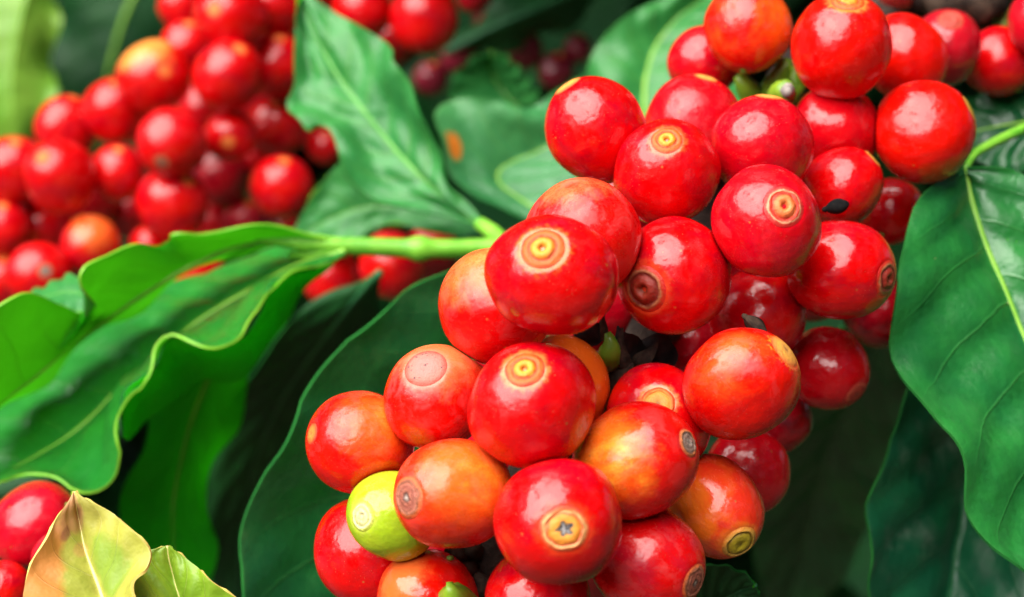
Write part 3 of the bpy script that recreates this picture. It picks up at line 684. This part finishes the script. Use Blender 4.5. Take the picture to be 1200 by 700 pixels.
PROFILE = {
 'ring':  [(0, -.075), (.03, -.07), (.06, -.03), (.09, .012), (.13, .034), (.17, .034), (.21, .012), (.24, -.012), (.27, -.010), (.30, .010), (.325, .014), (.36, .006), (.41, -.005)],
 'disc':  [(0, -.030), (.05, -.030), (.10, -.010), (.16, .006), (.22, .008), (.26, .002), (.285, -.018), (.30, -.010), (.325, .018), (.345, .020), (.37, .008), (.41, -.005)],
 'scar':  [(0, -.030), (.06, -.022), (.12, -.008), (.18, -.012), (.23, -.006), (.27, -.010), (.30, .008), (.33, .012), (.36, .006), (.41, -.005)],
 'flat':  [(0, -.012), (.05, -.010), (.12, .000), (.20, .004), (.28, .003), (.34, .004), (.41, -.005)],
}
def zell(rho): return math.sqrt(max(0, 1 - rho * rho))
_disc = {}
def disc_mesh(kind, s, mat, seed):
    prof = PROFILE[kind]; vs = []; fs = []; seg = 36
    # refine the profile
    pr = []
    for i in range(len(prof) - 1):
        for t in (0, .5):
            pr.append((prof[i][0] + (prof[i+1][0] - prof[i][0]) * t, prof[i][1] + (prof[i+1][1] - prof[i][1]) * t))
    pr.append(prof[-1])
    vs.append(Vector((0, 0, zell(0) + pr[0][1] * s)))
    rough = {'ring': .004, 'disc': .006, 'scar': .016, 'flat': .003}[kind]
    for (rho, dl) in pr[1:]:
        for k in range(seg):
            th = 2 * math.pi * k / seg
            r = rho * s * (1 + (0.16 if rho < .39 else 0.05) * noise.noise(Vector((math.cos(th) * 1.5, math.sin(th) * 1.5, seed))))
            p = Vector((r * math.cos(th), r * math.sin(th), 0))
            fade = 1 if rho < .37 else 0
            p.z = zell(r) + dl * s + rough * fade * noise.noise(p * 16 + Vector((seed, 0, 0)))
            vs.append(p)
    for k in range(seg): fs.append((0, 1 + k, 1 + (k + 1) % seg))
    for i in range(len(pr) - 2):
        for k in range(seg):
            k2 = (k + 1) % seg; b = 1 + i * seg
            fs.append((b + k, b + seg + k, b + seg + k2, b + k2))
    me = bpy.data.meshes.new('navel'); me.from_pydata([tuple(v) for v in vs], [], fs)
    me.polygons.foreach_set('use_smooth', [True] * len(fs)); me.materials.append(mat)
    return me
def skin_mesh(s, seed, mat, nr=40, seg=56, planes=()):
    vs = []; fs = []; rnd = random.Random(seed)
    egg = rnd.uniform(-.06, .06); sq = rnd.uniform(.01, .055); ph = rnd.uniform(0, 6.28)
    for i in range(nr + 1):
        th = math.pi * i / nr
        for k in range(seg):
            a = 2 * math.pi * k / seg
            rho = math.sin(th); z = math.cos(th)
            w_ = 1 + egg * z * rho + sq * math.cos(2 * (a + ph)) * rho * rho
            d = Vector((rho * math.cos(a), rho * math.sin(a), z))
            w_ += 0.06 * noise.noise(d * 1.3 + Vector((seed * 1.7, 0, 0))) * rho
            p = Vector((d.x * w_, d.y * w_, z))
            if z > 0 and rho < .41 * s:
                t = min(1, max(0, (rho / s - .30) / .11)); p.z -= 0.055 * s * (1 - t)
            if z < 0 and rho < .2: p.z += 0.05 * (1 - rho / .2)
            for (pn, pd) in planes:          # pressed flat against a neighbour
                x_ = p.dot(pn) - pd + .02
                if x_ > 0: p = p - pn * (x_ - .02 * (1 - math.exp(-x_ / .02)))
            vs.append(p)
    for i in range(nr):
        for k in range(seg):
            k2 = (k + 1) % seg
            fs.append((i*seg+k, (i+1)*seg+k, (i+1)*seg+k2, i*seg+k2))
    me = bpy.data.meshes.new('skin'); me.from_pydata([tuple(v) for v in vs], [], fs)
    me.polygons.foreach_set('use_smooth', [True] * len(fs)); me.materials.append(mat)
    return me
def stalk_mesh():
    v, f = tube([Vector((0.03 * math.sin(i), 0, -.90 - .04 * i)) for i in range(4)], [.075, .08, .075, .06], 10, 0.2)
    me = bpy.data.meshes.new('stalk'); me.from_pydata([tuple(x) for x in v], [], f)
    me.polygons.foreach_set('use_smooth', [True] * len(f)); me.materials.append(M['stalk'])
    return me
STALK = stalk_mesh()

STOPS = {
 'gold':  [(0, (.14, .03, .01)), (.045, (.36, .09, .01)), (.09, (.82, .34, .03)), (.19, (.80, .27, .02)), (.24, (.40, .04, .008)), (.28, (.68, .10, .015)), (.34, (.70, .12, .015)), (.42, (.64, .012, .003))],
 'coral': [(0, (.20, .03, .01)), (.05, (.55, .09, .02)), (.10, (.80, .22, .06)), (.20, (.75, .15, .04)), (.25, (.52, .02, .01)), (.30, (.56, .05, .02)), (.325, (.66, .30, .16)), (.36, (.55, .03, .02)), (.42, (.55, .005, .01))],
 'brownring': [(0, (.40, .16, .08)), (.04, (.20, .03, .01)), (.12, (.30, .025, .012)), (.22, (.26, .02, .012)), (.28, (.17, .015, .01)), (.325, (.42, .14, .06)), (.36, (.50, .03, .01)), (.42, (.58, .006, .008))],
 'orange': [(0, (.20, .14, .12)), (.08, (.45, .20, .04)), (.14, (.80, .33, .04)), (.24, (.78, .26, .03)), (.285, (.50, .07, .02)), (.325, (.78, .42, .16)), (.36, (.70, .12, .03)), (.42, (.60, .008, .008))],
 'brown': [(0, (.42, .33, .28)), (.07, (.10, .04, .03)), (.13, (.36, .10, .06)), (.20, (.28, .07, .045)), (.27, (.42, .13, .08)), (.325, (.26, .08, .04)), (.37, (.62, .12, .03)), (.42, (.66, .05, .01))],
 'grey': [(0, (.16, .12, .11)), (.08, (.34, .26, .22)), (.16, (.18, .10, .08)), (.24, (.30, .20, .16)), (.30, (.14, .06, .04)), (.34, (.52, .16, .05)), (.42, (.62, .03, .01))],
 'pink': [(0, (.52, .17, .14)), (.15, (.58, .18, .15)), (.30, (.58, .16, .12)), (.36, (.62, .10, .07)), (.42, (.66, .04, .02))],
 'olive': [(0, (.10, .06, .01)), (.04, (.22, .16, .01)), (.10, (.46, .36, .02)), (.25, (.42, .30, .02)), (.29, (.22, .12, .01)), (.325, (.62, .36, .06)), (.42, (.72, .18, .02))],
 'palegreen': [(0, (.62, .55, .30)), (.08, (.42, .36, .16)), (.16, (.58, .54, .28)), (.24, (.40, .36, .12)), (.30, (.62, .60, .30)), (.36, (.44, .46, .06)), (.42, (.42, .48, .02))],
 'amber': [(0, (.45, .10, .02)), (.10, (.74, .20, .03)), (.25, (.74, .14, .02)), (.42, (.64, .006, .004))],
 'dry': [(0, (.02, .012, .01)), (.10, (.09, .04, .025)), (.25, (.05, .022, .015)), (.34, (.20, .05, .02)), (.42, (.55, .004, .004))],
 'faint': [(0, (.24, .03, .02)), (.06, (.40, .05, .03)), (.18, (.46, .05, .03)), (.26, (.34, .02, .015)), (.32, (.48, .08, .04)), (.42, (.50, .005, .01))],
 'yellowcap': [(0, (.30, .10, .03)), (.08, (.66, .30, .06)), (.24, (.80, .34, .05)), (.33, (.74, .22, .04)), (.42, (.66, .03, .008))],
}
BER = []
def cherry(x, y, r, d, pole, label, nav='ring', cols='gold', ns=1.0, k=1.04, c1=RED, c2=CRIM, patches=(), halo=None, matte=0.0, blem=0.04, rough=0.225,
           group='sharp cluster of coffee cherries', wh=(1, 1), flip=False, star=False, dashes=None, grain=0.25, name='coffee_cherry'):
    BER.append(dict(x=x, y=y, r=r, d=d, pole=pole, label=label, nav=nav, cols=cols, ns=ns, k=k, c1=c1, c2=c2, patches=patches, halo=halo, matte=matte, blem=blem,
                    rough=rough, group=group, wh=wh, flip=flip, star=star, dashes=dashes, grain=grain, name=name, mat=None))
GOLDH = (0.78, 0.20, 0.02)
T = (0, 1, 0)
# --- the sharp cluster, front cherries first. pole = photo position of the navel; patches use directions (right, up, to viewer)
cherry(655, 612, 74, 2.00, (660, 611), 'red cherry with grey star-shaped centre in its orange navel', 'disc', 'orange', .90, .97, star=True, halo=(.66, .05, .01), wh=(1.03, .95))
cherry(648, 324, 73, 2.04, (634, 291), 'red cherry with bright golden ring navel tilted up, foremost near the green twig', 'ring', 'gold', .84, .97, halo=GOLDH, blem=.25, wh=(1.01, .97))
cherry(623, 474, 72.5, 2.05, (614, 428), 'red cherry with glowing golden navel and small brown speck below it', 'ring', 'gold', .76, .98, halo=(.80, .24, .05))
cherry(531, 579, 67, 2.07, (481, 578), 'orange cherry with flat brown scab facing the green cherry', 'scar', 'brown', .92, 1.06, c1=(.72, .03, .004), c2=RED, wh=(.97, .95),
       patches=[((.40, .45, .75), .35, 1.0, (.80, .12, .010), 1), ((.55, .30, .70), .85, 1.2, (.84, .30, .02), .8)], matte=.5)
cherry(744, 540, 70, 2.10, (799, 517), 'yellow and red cherry with small grey scab at its end', 'scar', 'grey', .62, 1.09, c1=(.66, .004, .002), c2=RED, wh=(.96, .93),
       patches=[((-.70, .05, .65), .40, .95, (.80, .14, .010), 1), ((-.62, -.10, .72), .84, 1.15, (.86, .36, .03), .95)], matte=.4)
cherry(868, 451, 65, 2.16, (914, 412), 'orange-topped cherry with yellow scarred end, beside the dark brown speck', 'flat', 'yellowcap', .85, 1.08, c1=RED2, c2=RED, wh=(.97, .95),
       patches=[((-.35, .45, .75), .62, 1.2, (.80, .11, .012), .9), ((.9, .55, .2), .86, 1.02, (.85, .34, .02), .9)], matte=.5)
cherry(758, 658, 65, 2.12, (809, 676), 'crimson cherry with rough brown scab on its lower right end', 'scar', 'brown', .84, 1.06, wh=(.97, .97), c1=RED, c2=(.48, .006, .02), matte=.7, blem=.3)
cherry(460, 604, 52, 2.16, (428, 600), 'unripe lime green cherry, the only green one', 'scar', 'palegreen', .80, 1.04, c1=LIME, c2=LIME2, patches=[((.1, .95, .2), .35, .9, (.46, .52, .02), .9)],
       halo=(.42, .48, .06), grain=.1)
cherry(838, 593, 57, 2.22, (859, 627), 'orange-red cherry with round olive navel at its lower end', 'disc', 'olive', .98, 1.16, wh=(.93, .97), c1=(.70, .025, .008), c2=(.74, .07, .008),
       patches=[((-.8, -.25, .5), .45, 1.0, (.78, .17, .012), .9)], halo=(.78, .20, .015), matte=.3)
cherry(422, 519, 61, 2.18, (369, 506), 'orange-pink cherry at the outer left of the sharp cluster', 'flat', 'amber', .50, 1.02, c1=RED2, c2=RED,
       patches=[((.45, .50, .65), .45, 1.1, (.80, .11, .010), 1), ((.65, .45, .55), .9, 1.2, (.84, .26, .03), .7)], matte=.4)
cherry(512, 465, 60, 2.17, (500, 427), 'pinkish cherry with grey dashes dotted around its flat navel', 'flat', 'pink', 1.0, 1.0, c1=RED2, c2=RED, patches=[((.0, .85, .5), .45, 1.0, (.78, .17, .05), .85)],
       dashes=(.10, .06, .06), matte=.8, halo=(.70, .16, .09), grain=.1)
cherry(898, 261, 63, 2.20, (910, 245), 'crimson cherry facing the viewer with coral ring navel, centre of the upper half', 'ring', 'coral', .92, 1.04, c1=(.58, .001, .006), c2=(.50, .001, .014))
cherry(580, 359, 67, 2.17, (552, 290), 'two-tone cherry, yellow above and red below, half hidden beside the golden-ringed one', 'flat', 'yellowcap', .7, 1.0, c1=RED, c2=RED,
       patches=[((-.2, .85, .4), .35, .95, (.80, .14, .03), 1), ((-.05, .95, .3), .80, 1.1, (.84, .40, .10), .85)], matte=.6, flip=True)
cherry(682, 278, 68, 2.20, (690, 205), 'matte pinkish cherry with pale orange crown behind the golden-ringed one', 'flat', 'yellowcap', .6, 1.0, c1=RED, c2=RED2, patches=[((-.1, .95, .3), .70, 1.1, (.78, .20, .06), .7)], matte=1.0, blem=.45, flip=True)
cherry(790, 323, 66, 2.24, (750, 340), 'red cherry with dark reddish-brown navel near the dry bracts', 'ring', 'brownring', 1.0, 1.02, halo=(.66, .07, .02))
cherry(782, 202, 60, 2.30, (777, 170), 'red cherry with golden ring navel, between the leftmost top cherry and the coral-navelled one', 'ring', 'gold', .72, 1.06, halo=(.74, .14, .03))
cherry(699, 153, 57, 2.34, (666, 104), 'upright red cherry at the upper left corner of the sharp cluster', 'flat', 'yellowcap', .78, 1.12, wh=(.97, 1))
cherry(893, 172, 59, 2.34, (900, 112), 'crimson cherry with broad pink sheen above the coral-navelled one', 'flat', 'yellowcap', .7, 1.0, c1=(.58, .001, .007), c2=CRIM)
cherry(985, 316, 60, 2.30, (1031, 327), 'red cherry with brown-ringed navel on its right side, touching the large leaf', 'ring', 'brownring', .85, 1.05)
cherry(986, 55, 59, 2.42, (986, 7), 'big red cherry with yellow navel on top, at the top edge', 'ring', 'gold', .80, 1.04, c1=RED2, c2=RED, halo=(.78, .28, .05))
cherry(1083, 154, 58, 2.44, (1134, 128), 'round red cherry with olive-brown end just above the large sharp leaf', 'flat', 'olive', .75, 1.0, c1=RED2, c2=RED)
cherry(876, 34, 50, 2.52, (884, -16), 'orange-red cherry cut by the top edge, above the green buds', 'flat', 'yellowcap', .6, 1.02, c1=RED2, c2=(.76, .06, .006), patches=[((.85, .1, .5), .5, 1.0, (.80, .10, .006), .9)], flip=True)
cherry(888, 370, 54, 2.36, (905, 420), 'red cherry directly above the orange-topped one, below the coral-navelled one', 'flat', 'faint', .6, 1.0)
cherry(772, 492, 62, 2.22, (766, 469), 'red cherry with yellow crescent navel peeking over the yellow and red one', 'disc', 'yellowcap', .75, 1.0, halo=(.78, .30, .08))
cherry(656, 452, 58, 2.24, (690, 420), 'orange cherry mostly hidden behind the golden-navelled red one', 'flat', 'yellowcap', .5, 1.0, c1=(.74, .06, .008), c2=(.70, .03, .008), patches=[((.7, .4, .5), .3, .9, (.80, .15, .01), .9)], flip=True)
cherry(630, 702, 61, 2.12, (640, 760), 'red cherry cut by the bottom edge below the star-centred one', 'flat', 'faint', .7, 1.0, flip=True)
cherry(432, 647, 61, 2.24, (380, 690), 'red cherry under the green cherry at the bottom', 'flat', 'faint', .7, 1.02, c1=RED, c2=(.55, .006, .015), flip=True)
cherry(500, 703, 58, 2.18, (470, 760), 'red cherry cut by the bottom edge left of the brown wood', 'flat', 'faint', .7, 1.0, c1=RED2, c2=RED, patches=[((-.5, .6, .5), .6, 1.1, (.80, .16, .03), .8)], flip=True)
cherry(970, 432, 46, 2.42, (997, 459), 'small dark crimson cherry with faint navel at the right foot of the upper cherries', 'flat', 'faint', .85, 1.08, c1=(.50, .001, .006), c2=(.42, .001, .008))
cherry(876, 553, 48, 2.38, (905, 600), 'dark red cherry behind the olive-navelled one', 'flat', 'faint', .7, 1.05, c1=(.54, .001, .006), c2=CRIM, flip=True)
cherry(978, 152, 52, 2.46, (1000, 105), 'crimson cherry under the big top-edge cherry', 'flat', 'faint', .7, 1.0, c1=(.58, .001, .006), c2=CRIM, flip=True)
cherry(988, 218, 45, 2.42, (1021, 187), 'red cherry with tan blemish on its shoulder, above the black husk', 'scar', 'olive', .70, 1.04)
cherry(812, 146, 57, 2.46, (826, 92), 'pink-sheened cherry tucked behind the top of the sharp cluster', 'flat', 'yellowcap', .6, 1.0, c1=(.58, .001, .006), c2=CRIM, matte=.5)
cherry(1061, 68, 47, 2.56, (1040, 20), 'red cherry directly right of the big top-edge cherry', 'flat', 'faint', .7, 1.12, c1=RED2, c2=RED, flip=True)
cherry(1109, 56, 41, 2.68, (1106, 30), 'dark crimson cherry with faint pink ring below the dry twig stub', 'disc', 'faint', .9, 1.1, c1=(.46, .003, .012), c2=(.34, .002, .010))
cherry(1172, 72, 40, 2.74, (1150, 30), 'red cherry near the frame edge below the upright twig', 'flat', 'faint', .7, 1.0, flip=True)
cherry(1222, 26, 40, 2.72, (1240, 60), 'cherry cut by the right edge at the top corner', 'flat', 'faint', .7, 1.0, c1=(.5, .003, .012), flip=True)
cherry(1044, 248, 38, 2.60, (1060, 220), 'red cherry partly covered by the large sharp leaf', 'flat', 'faint', .7, 1.0, flip=True)
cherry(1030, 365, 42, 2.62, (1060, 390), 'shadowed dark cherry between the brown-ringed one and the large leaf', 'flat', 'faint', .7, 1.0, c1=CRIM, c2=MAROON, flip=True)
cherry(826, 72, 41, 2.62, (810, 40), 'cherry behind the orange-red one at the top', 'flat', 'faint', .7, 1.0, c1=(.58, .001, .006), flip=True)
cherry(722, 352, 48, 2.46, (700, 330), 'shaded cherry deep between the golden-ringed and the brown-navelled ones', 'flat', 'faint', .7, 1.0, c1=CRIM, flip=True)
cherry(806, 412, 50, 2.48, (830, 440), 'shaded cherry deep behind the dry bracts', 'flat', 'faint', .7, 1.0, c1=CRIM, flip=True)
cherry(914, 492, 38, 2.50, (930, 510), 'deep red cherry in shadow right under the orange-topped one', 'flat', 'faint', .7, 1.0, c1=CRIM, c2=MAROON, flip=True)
cherry(1045, -8, 26, 2.78, (1060, 0), 'dull brownish cherry at the top edge beside the dry stub', 'flat', 'brown', .7, 1.0, c1=(.24, .02, .012), c2=MAROON, flip=True)
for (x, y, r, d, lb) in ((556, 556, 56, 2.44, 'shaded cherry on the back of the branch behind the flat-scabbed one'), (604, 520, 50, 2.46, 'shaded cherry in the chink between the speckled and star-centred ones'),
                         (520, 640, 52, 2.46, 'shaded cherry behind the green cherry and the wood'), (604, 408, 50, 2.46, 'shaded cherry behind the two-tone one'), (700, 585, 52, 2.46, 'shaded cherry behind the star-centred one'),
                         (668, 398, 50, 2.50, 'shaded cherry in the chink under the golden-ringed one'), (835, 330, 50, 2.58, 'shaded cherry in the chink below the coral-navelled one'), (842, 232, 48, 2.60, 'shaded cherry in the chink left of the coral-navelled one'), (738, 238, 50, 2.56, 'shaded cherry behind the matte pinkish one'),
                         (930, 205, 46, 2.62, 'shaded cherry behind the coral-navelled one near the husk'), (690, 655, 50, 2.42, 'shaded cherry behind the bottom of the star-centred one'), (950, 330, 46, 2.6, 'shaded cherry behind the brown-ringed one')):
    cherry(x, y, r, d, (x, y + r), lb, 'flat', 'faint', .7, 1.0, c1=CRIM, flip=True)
for b in BER: b['r'] *= 1.03
NSHARP = len(BER)

GB = 'blurred cluster of cherries behind the left leaves'
def far(x, y, r, d, label, pole=None, cols='amber', group=GB, ns=.55, **kw):
    cherry(x, y, r, d, pole or (x + r * .15, y - r * .75), label, 'flat', cols, ns, group=group, **kw)
far(270, 20, 43, 3.50, 'blurred cherry with orange tip under the top edge, upper middle of the left cluster', (258, 18))
far(318, 8, 38, 3.60, 'blurred cherry at the top beside the chewed pale leaf')
far(213, 8, 27, 3.70, 'small blurred cherry at the top end of the left cluster')
far(268, 88, 42, 3.45, 'large shiny blurred cherry right of the orange-crowned one', (285, 62))
far(325, 78, 38, 3.60, 'blurred cherry against the chewed leaf margin, second from the top')
far(220, 56, 32, 3.65, 'blurred pinkish cherry above the orange-crowned one')
far(180, 90, 43, 3.50, 'blurred cherry with pale orange crown', (200, 88), patches=[((-.2, .75, .6), .5, .95, (.82, .28, .05), .95)])
far(136, 130, 38, 3.55, 'blurred cherry just below and left of the orange-crowned one')
far(78, 150, 37, 3.60, 'blurred cherry at the left shoulder of the left cluster', (88, 116))
far(70, 206, 43, 3.45, 'blurred big cherry with pale sheen near the left edge', (60, 188))
far(18, 200, 40, 3.55, 'blurred cherry at the left edge beside the big pale-sheened one')
far(138, 203, 33, 3.50, 'small round blurred cherry between the pale-sheened one and the centre one')
far(201, 167, 41, 3.40, 'blurred cherry with brown navel in the middle of the left cluster', (196, 192), cols='brown')
far(270, 159, 31, 3.50, 'small blurred cherry with golden navel facing the viewer', (272, 169), ns=.7)
far(322, 151, 34, 3.65, 'blurred cherry beside the bitten notch of the pale leaf')
far(258, 207, 34, 3.75, 'blurred shadowed cherry under the small golden-navelled one', c1=CRIM, c2=MAROON)
far(330, 219, 37, 3.50, 'blurred cherry above the greyish leaf, right foot of the left cluster')
far(202, 239, 42, 3.42, 'large blurred cherry just above the wavy bright leaf', (224, 214))
far(380, 172, 21, 3.70, 'small cherry glimpsed under the bitten notch of the pale leaf')
far(52, 265, 36, 3.62, 'blurred cherry below the pale-sheened one', (46, 278))
far(106, 288, 35, 3.45, 'blurred orange-tinged cherry above the wavy leaf', patches=[((.3, .6, .6), .4, 1.0, (.80, .15, .02), .8)])
far(45, 322, 39, 3.42, 'blurred cherry with grey speck low at the left, above the wavy leaf', (62, 318), cols='grey')
far(4, 268, 33, 3.60, 'blurred cherry cut by the left edge in the middle of the cluster')
far(4, 330, 34, 3.56, 'blurred cherry cut by the left edge, lowest of the left cluster')
far(176, 288, 24, 3.50, 'small blurred cherry peeping over the wavy leaf dip')
far(228, 322, 36, 3.45, 'blurred cherry glimpsed in the slit between the two wavy leaves')
far(176, 345, 32, 3.50, 'cherry hidden in the lower end of the slit between the wavy leaves')
far(8, 462, 16, 3.30, 'tiny bit of cherry at the left edge behind the wavy leaf tip')
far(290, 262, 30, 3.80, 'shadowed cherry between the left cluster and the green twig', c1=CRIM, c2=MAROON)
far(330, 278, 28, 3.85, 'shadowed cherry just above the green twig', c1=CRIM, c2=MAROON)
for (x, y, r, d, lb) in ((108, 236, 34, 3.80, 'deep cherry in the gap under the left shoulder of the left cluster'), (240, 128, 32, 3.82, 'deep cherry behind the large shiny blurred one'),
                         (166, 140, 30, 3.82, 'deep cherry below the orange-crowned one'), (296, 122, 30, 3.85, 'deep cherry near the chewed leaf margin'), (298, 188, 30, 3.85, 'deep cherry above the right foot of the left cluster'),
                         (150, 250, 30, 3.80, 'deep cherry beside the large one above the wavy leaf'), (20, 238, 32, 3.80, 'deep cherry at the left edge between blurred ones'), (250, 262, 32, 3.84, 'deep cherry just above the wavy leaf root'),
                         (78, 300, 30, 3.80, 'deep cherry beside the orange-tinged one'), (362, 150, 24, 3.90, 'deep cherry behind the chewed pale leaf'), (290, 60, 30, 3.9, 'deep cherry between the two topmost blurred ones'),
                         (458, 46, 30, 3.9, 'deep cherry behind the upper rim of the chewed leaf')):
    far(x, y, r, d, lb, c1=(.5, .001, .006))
GT = 'cherries below the green twig'
far(388, 325, 36, 3.35, 'blurred cherry below the green twig node, left of a pair', group=GT)
far(460, 310, 40, 3.25, 'blurred cherry below the green twig with white glint, right of a pair', (470, 290), group=GT)
far(505, 298, 34, 3.42, 'shaded cherry under the green twig near the sharp cluster', c1=CRIM, group=GT)
GU = 'cherries along the top edge'
far(497, 21, 41, 3.55, 'round red blurred cherry alone at the top beyond the chewed pale leaf', group=GU)
far(424, 12, 36, 3.62, 'blurred cherry behind the chewed pale leaf at the top edge', group=GU)
far(372, -14, 26, 3.7, 'cherry barely showing at the top edge above the leaf tip', group=GU)
far(556, -6, 22, 3.9, 'deep red cherry just touching the top edge', c1=CRIM, c2=MAROON, group=GU)
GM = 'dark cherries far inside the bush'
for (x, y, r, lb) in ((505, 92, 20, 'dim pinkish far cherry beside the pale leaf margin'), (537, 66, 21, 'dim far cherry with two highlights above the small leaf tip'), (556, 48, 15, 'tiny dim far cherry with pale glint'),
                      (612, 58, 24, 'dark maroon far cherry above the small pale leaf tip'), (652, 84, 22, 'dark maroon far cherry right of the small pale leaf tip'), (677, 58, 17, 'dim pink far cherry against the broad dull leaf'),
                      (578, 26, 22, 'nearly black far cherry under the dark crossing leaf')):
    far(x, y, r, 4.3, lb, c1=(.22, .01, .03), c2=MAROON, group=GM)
GL = 'cherries behind the withered leaf'
far(40, 616, 50, 2.52, 'crimson cherry behind the withered yellow leaf tip', (0, 640), cols='faint', group=GL, c1=(.56, .003, .016), k=1.12, flip=True)
far(72, 655, 34, 2.40, 'cherry mostly covered by the withered yellow leaf', cols='faint', group=GL, c1=(.56, .004, .016), flip=True)
far(4, 690, 32, 2.46, 'orange-red cherry in the bottom left corner', cols='faint', group=GL, c1=RED2, flip=True)

# settle neighbouring cherries so that they touch instead of sinking into one another
def bpos(b): return V(b['x'], b['y'], b['d'])
def brad(b): return b['r'] * b['d'] / FPX
for it in range(160):
    moved = False
    for i in range(len(BER)):
        for j in range(i + 1, len(BER)):
            a, b = BER[i], BER[j]
            if abs(a['d'] - b['d']) > .35: continue
            ov = (brad(a) + brad(b)) * (0.90 if i < NSHARP else .95) - (bpos(a) - bpos(b)).length
            if ov > 0.001:
                f = 1 if a['d'] <= b['d'] else -1
                a['d'] -= f * min(.006, ov) * .25; b['d'] += f * min(.006, ov) * .75; moved = True
    if not moved: break

FARM = {}
for i, b in enumerate(BER):
    p = bpos(b); r = brad(b)
    vx = (b['pole'][0] - b['x']) / b['r']; vy = -(b['pole'][1] - b['y']) / b['r']
    m2 = vx * vx + vy * vy
    if m2 > .96: s_ = math.sqrt(.96 / m2); vx *= s_; vy *= s_; m2 = .96
    vz = math.sqrt(1 - m2) * (-1 if b['flip'] else 1)
    q = DV(vx, vy, vz).to_track_quat('Z', 'Y')
    rnd = random.Random(i * 7 + 1)
    lx = q.inverted() @ RT                      # turn the cherry so that its own x runs across the view
    q = q @ Quaternion((0, 0, 1), math.atan2(lx.y, lx.x))
    t = thing(b['name'], b['label'], 'coffee cherry', b['group'], p)
    t.rotation_mode = 'QUATERNION'; t.rotation_quaternion = q; t.scale = (r * b['wh'][0], r * b['wh'][1], r * b['k'])
    inv = q.inverted()
    pt = [(tuple(inv @ DV(*dv)), lo, hi, col, amt) for (dv, lo, hi, col, amt) in b['patches']]
    if i < NSHARP or pt:
        sm = skin_mat('cherry_skin', b['c1'], b['c2'], pt, b['halo'], b['ns'], i * 1.37, b['rough'] + rnd.uniform(-.03, .03), b['matte'], b['blem'])
    else:
        key = (b['c1'], b['c2'], i % 3)
        if key not in FARM: FARM[key] = skin_mat('cherry_skin_far', b['c1'], b['c2'], (), None, .7, i * 2.1, .22)
        sm = FARM[key]
    planes = []
    if i < NSHARP:
        for j in range(NSHARP):
            if j == i: continue
            dv = bpos(BER[j]) - p; ln = dv.length; rj = brad(BER[j])
            if ln < (r + rj) * 1.02:
                m = inv @ dv.normalized(); dist = ln * r / (r + rj)
                # plane in the cherry's own scaled frame
                m = Vector((m.x * r * b['wh'][0], m.y * r * b['wh'][1], m.z * r * b['k'])); L_ = m.length
                planes.append((m / L_, dist / L_ * 0.995))
    obj_from('skin', skin_mesh(b['ns'], i + 1, sm, 44 if i < NSHARP else 26, 60 if i < NSHARP else 36, planes), t)
    key = ('disc', b['cols'], b['nav'], b['ns'], b['star'], b['dashes'], i if i < NSHARP else 0)
    if key not in FARM:
        FARM[key] = disc_mat('cherry_navel', STOPS[b['cols']], i * .77, b['ns'], b['grain'] if b['cols'] not in ('brown', 'grey') else .6, .55 if b['nav'] in ('scar', 'flat') else .36, b['star'], b['dashes'])
    obj_from('navel', disc_mesh(b['nav'], b['ns'], FARM[key], i * 3.3), t)
    obj_from('stalk', STALK, t)

# ------------------------------------------------------------------ small things
def husk(px, py, d, ln, wd, ang, label, mat='husk', lump=.25, name='dry_husk', cat='husk'):
    c = V(px, py, d); ax = DV(math.cos(ang), math.sin(ang), .25); sd = ax.cross(FW).normalized()
    pts = [c + ax * (ln * (i / 11 - .5)) for i in range(12)]
    rr = [wd * max(.08, math.sin(math.pi * (i + .4) / 11.8)) ** .7 for i in range(12)]
    t = thing(name, label, cat, None, c)
    v, f = tube([q - c for q in pts], rr, 14, lump)
    mesh_obj('shell', v, f, [M[mat]], t)
    v, f = tube([pts[0] - c - ax * .004, pts[0] - c, pts[1] - c], [.002, .004, .003], 8)
    mesh_obj('tip', v, f, [M[mat]], t)
husk(981, 242, 2.27, .030, .0092, R(14), 'small black oval husk stuck between two red cherries beside the coral navel')
husk(886, 381, 2.20, .034, .0105, R(-38), 'crumpled brown flower remnant lodged above the orange-topped cherry', 'bract_l', 1.2, 'flower_remnant', 'flower remnant')
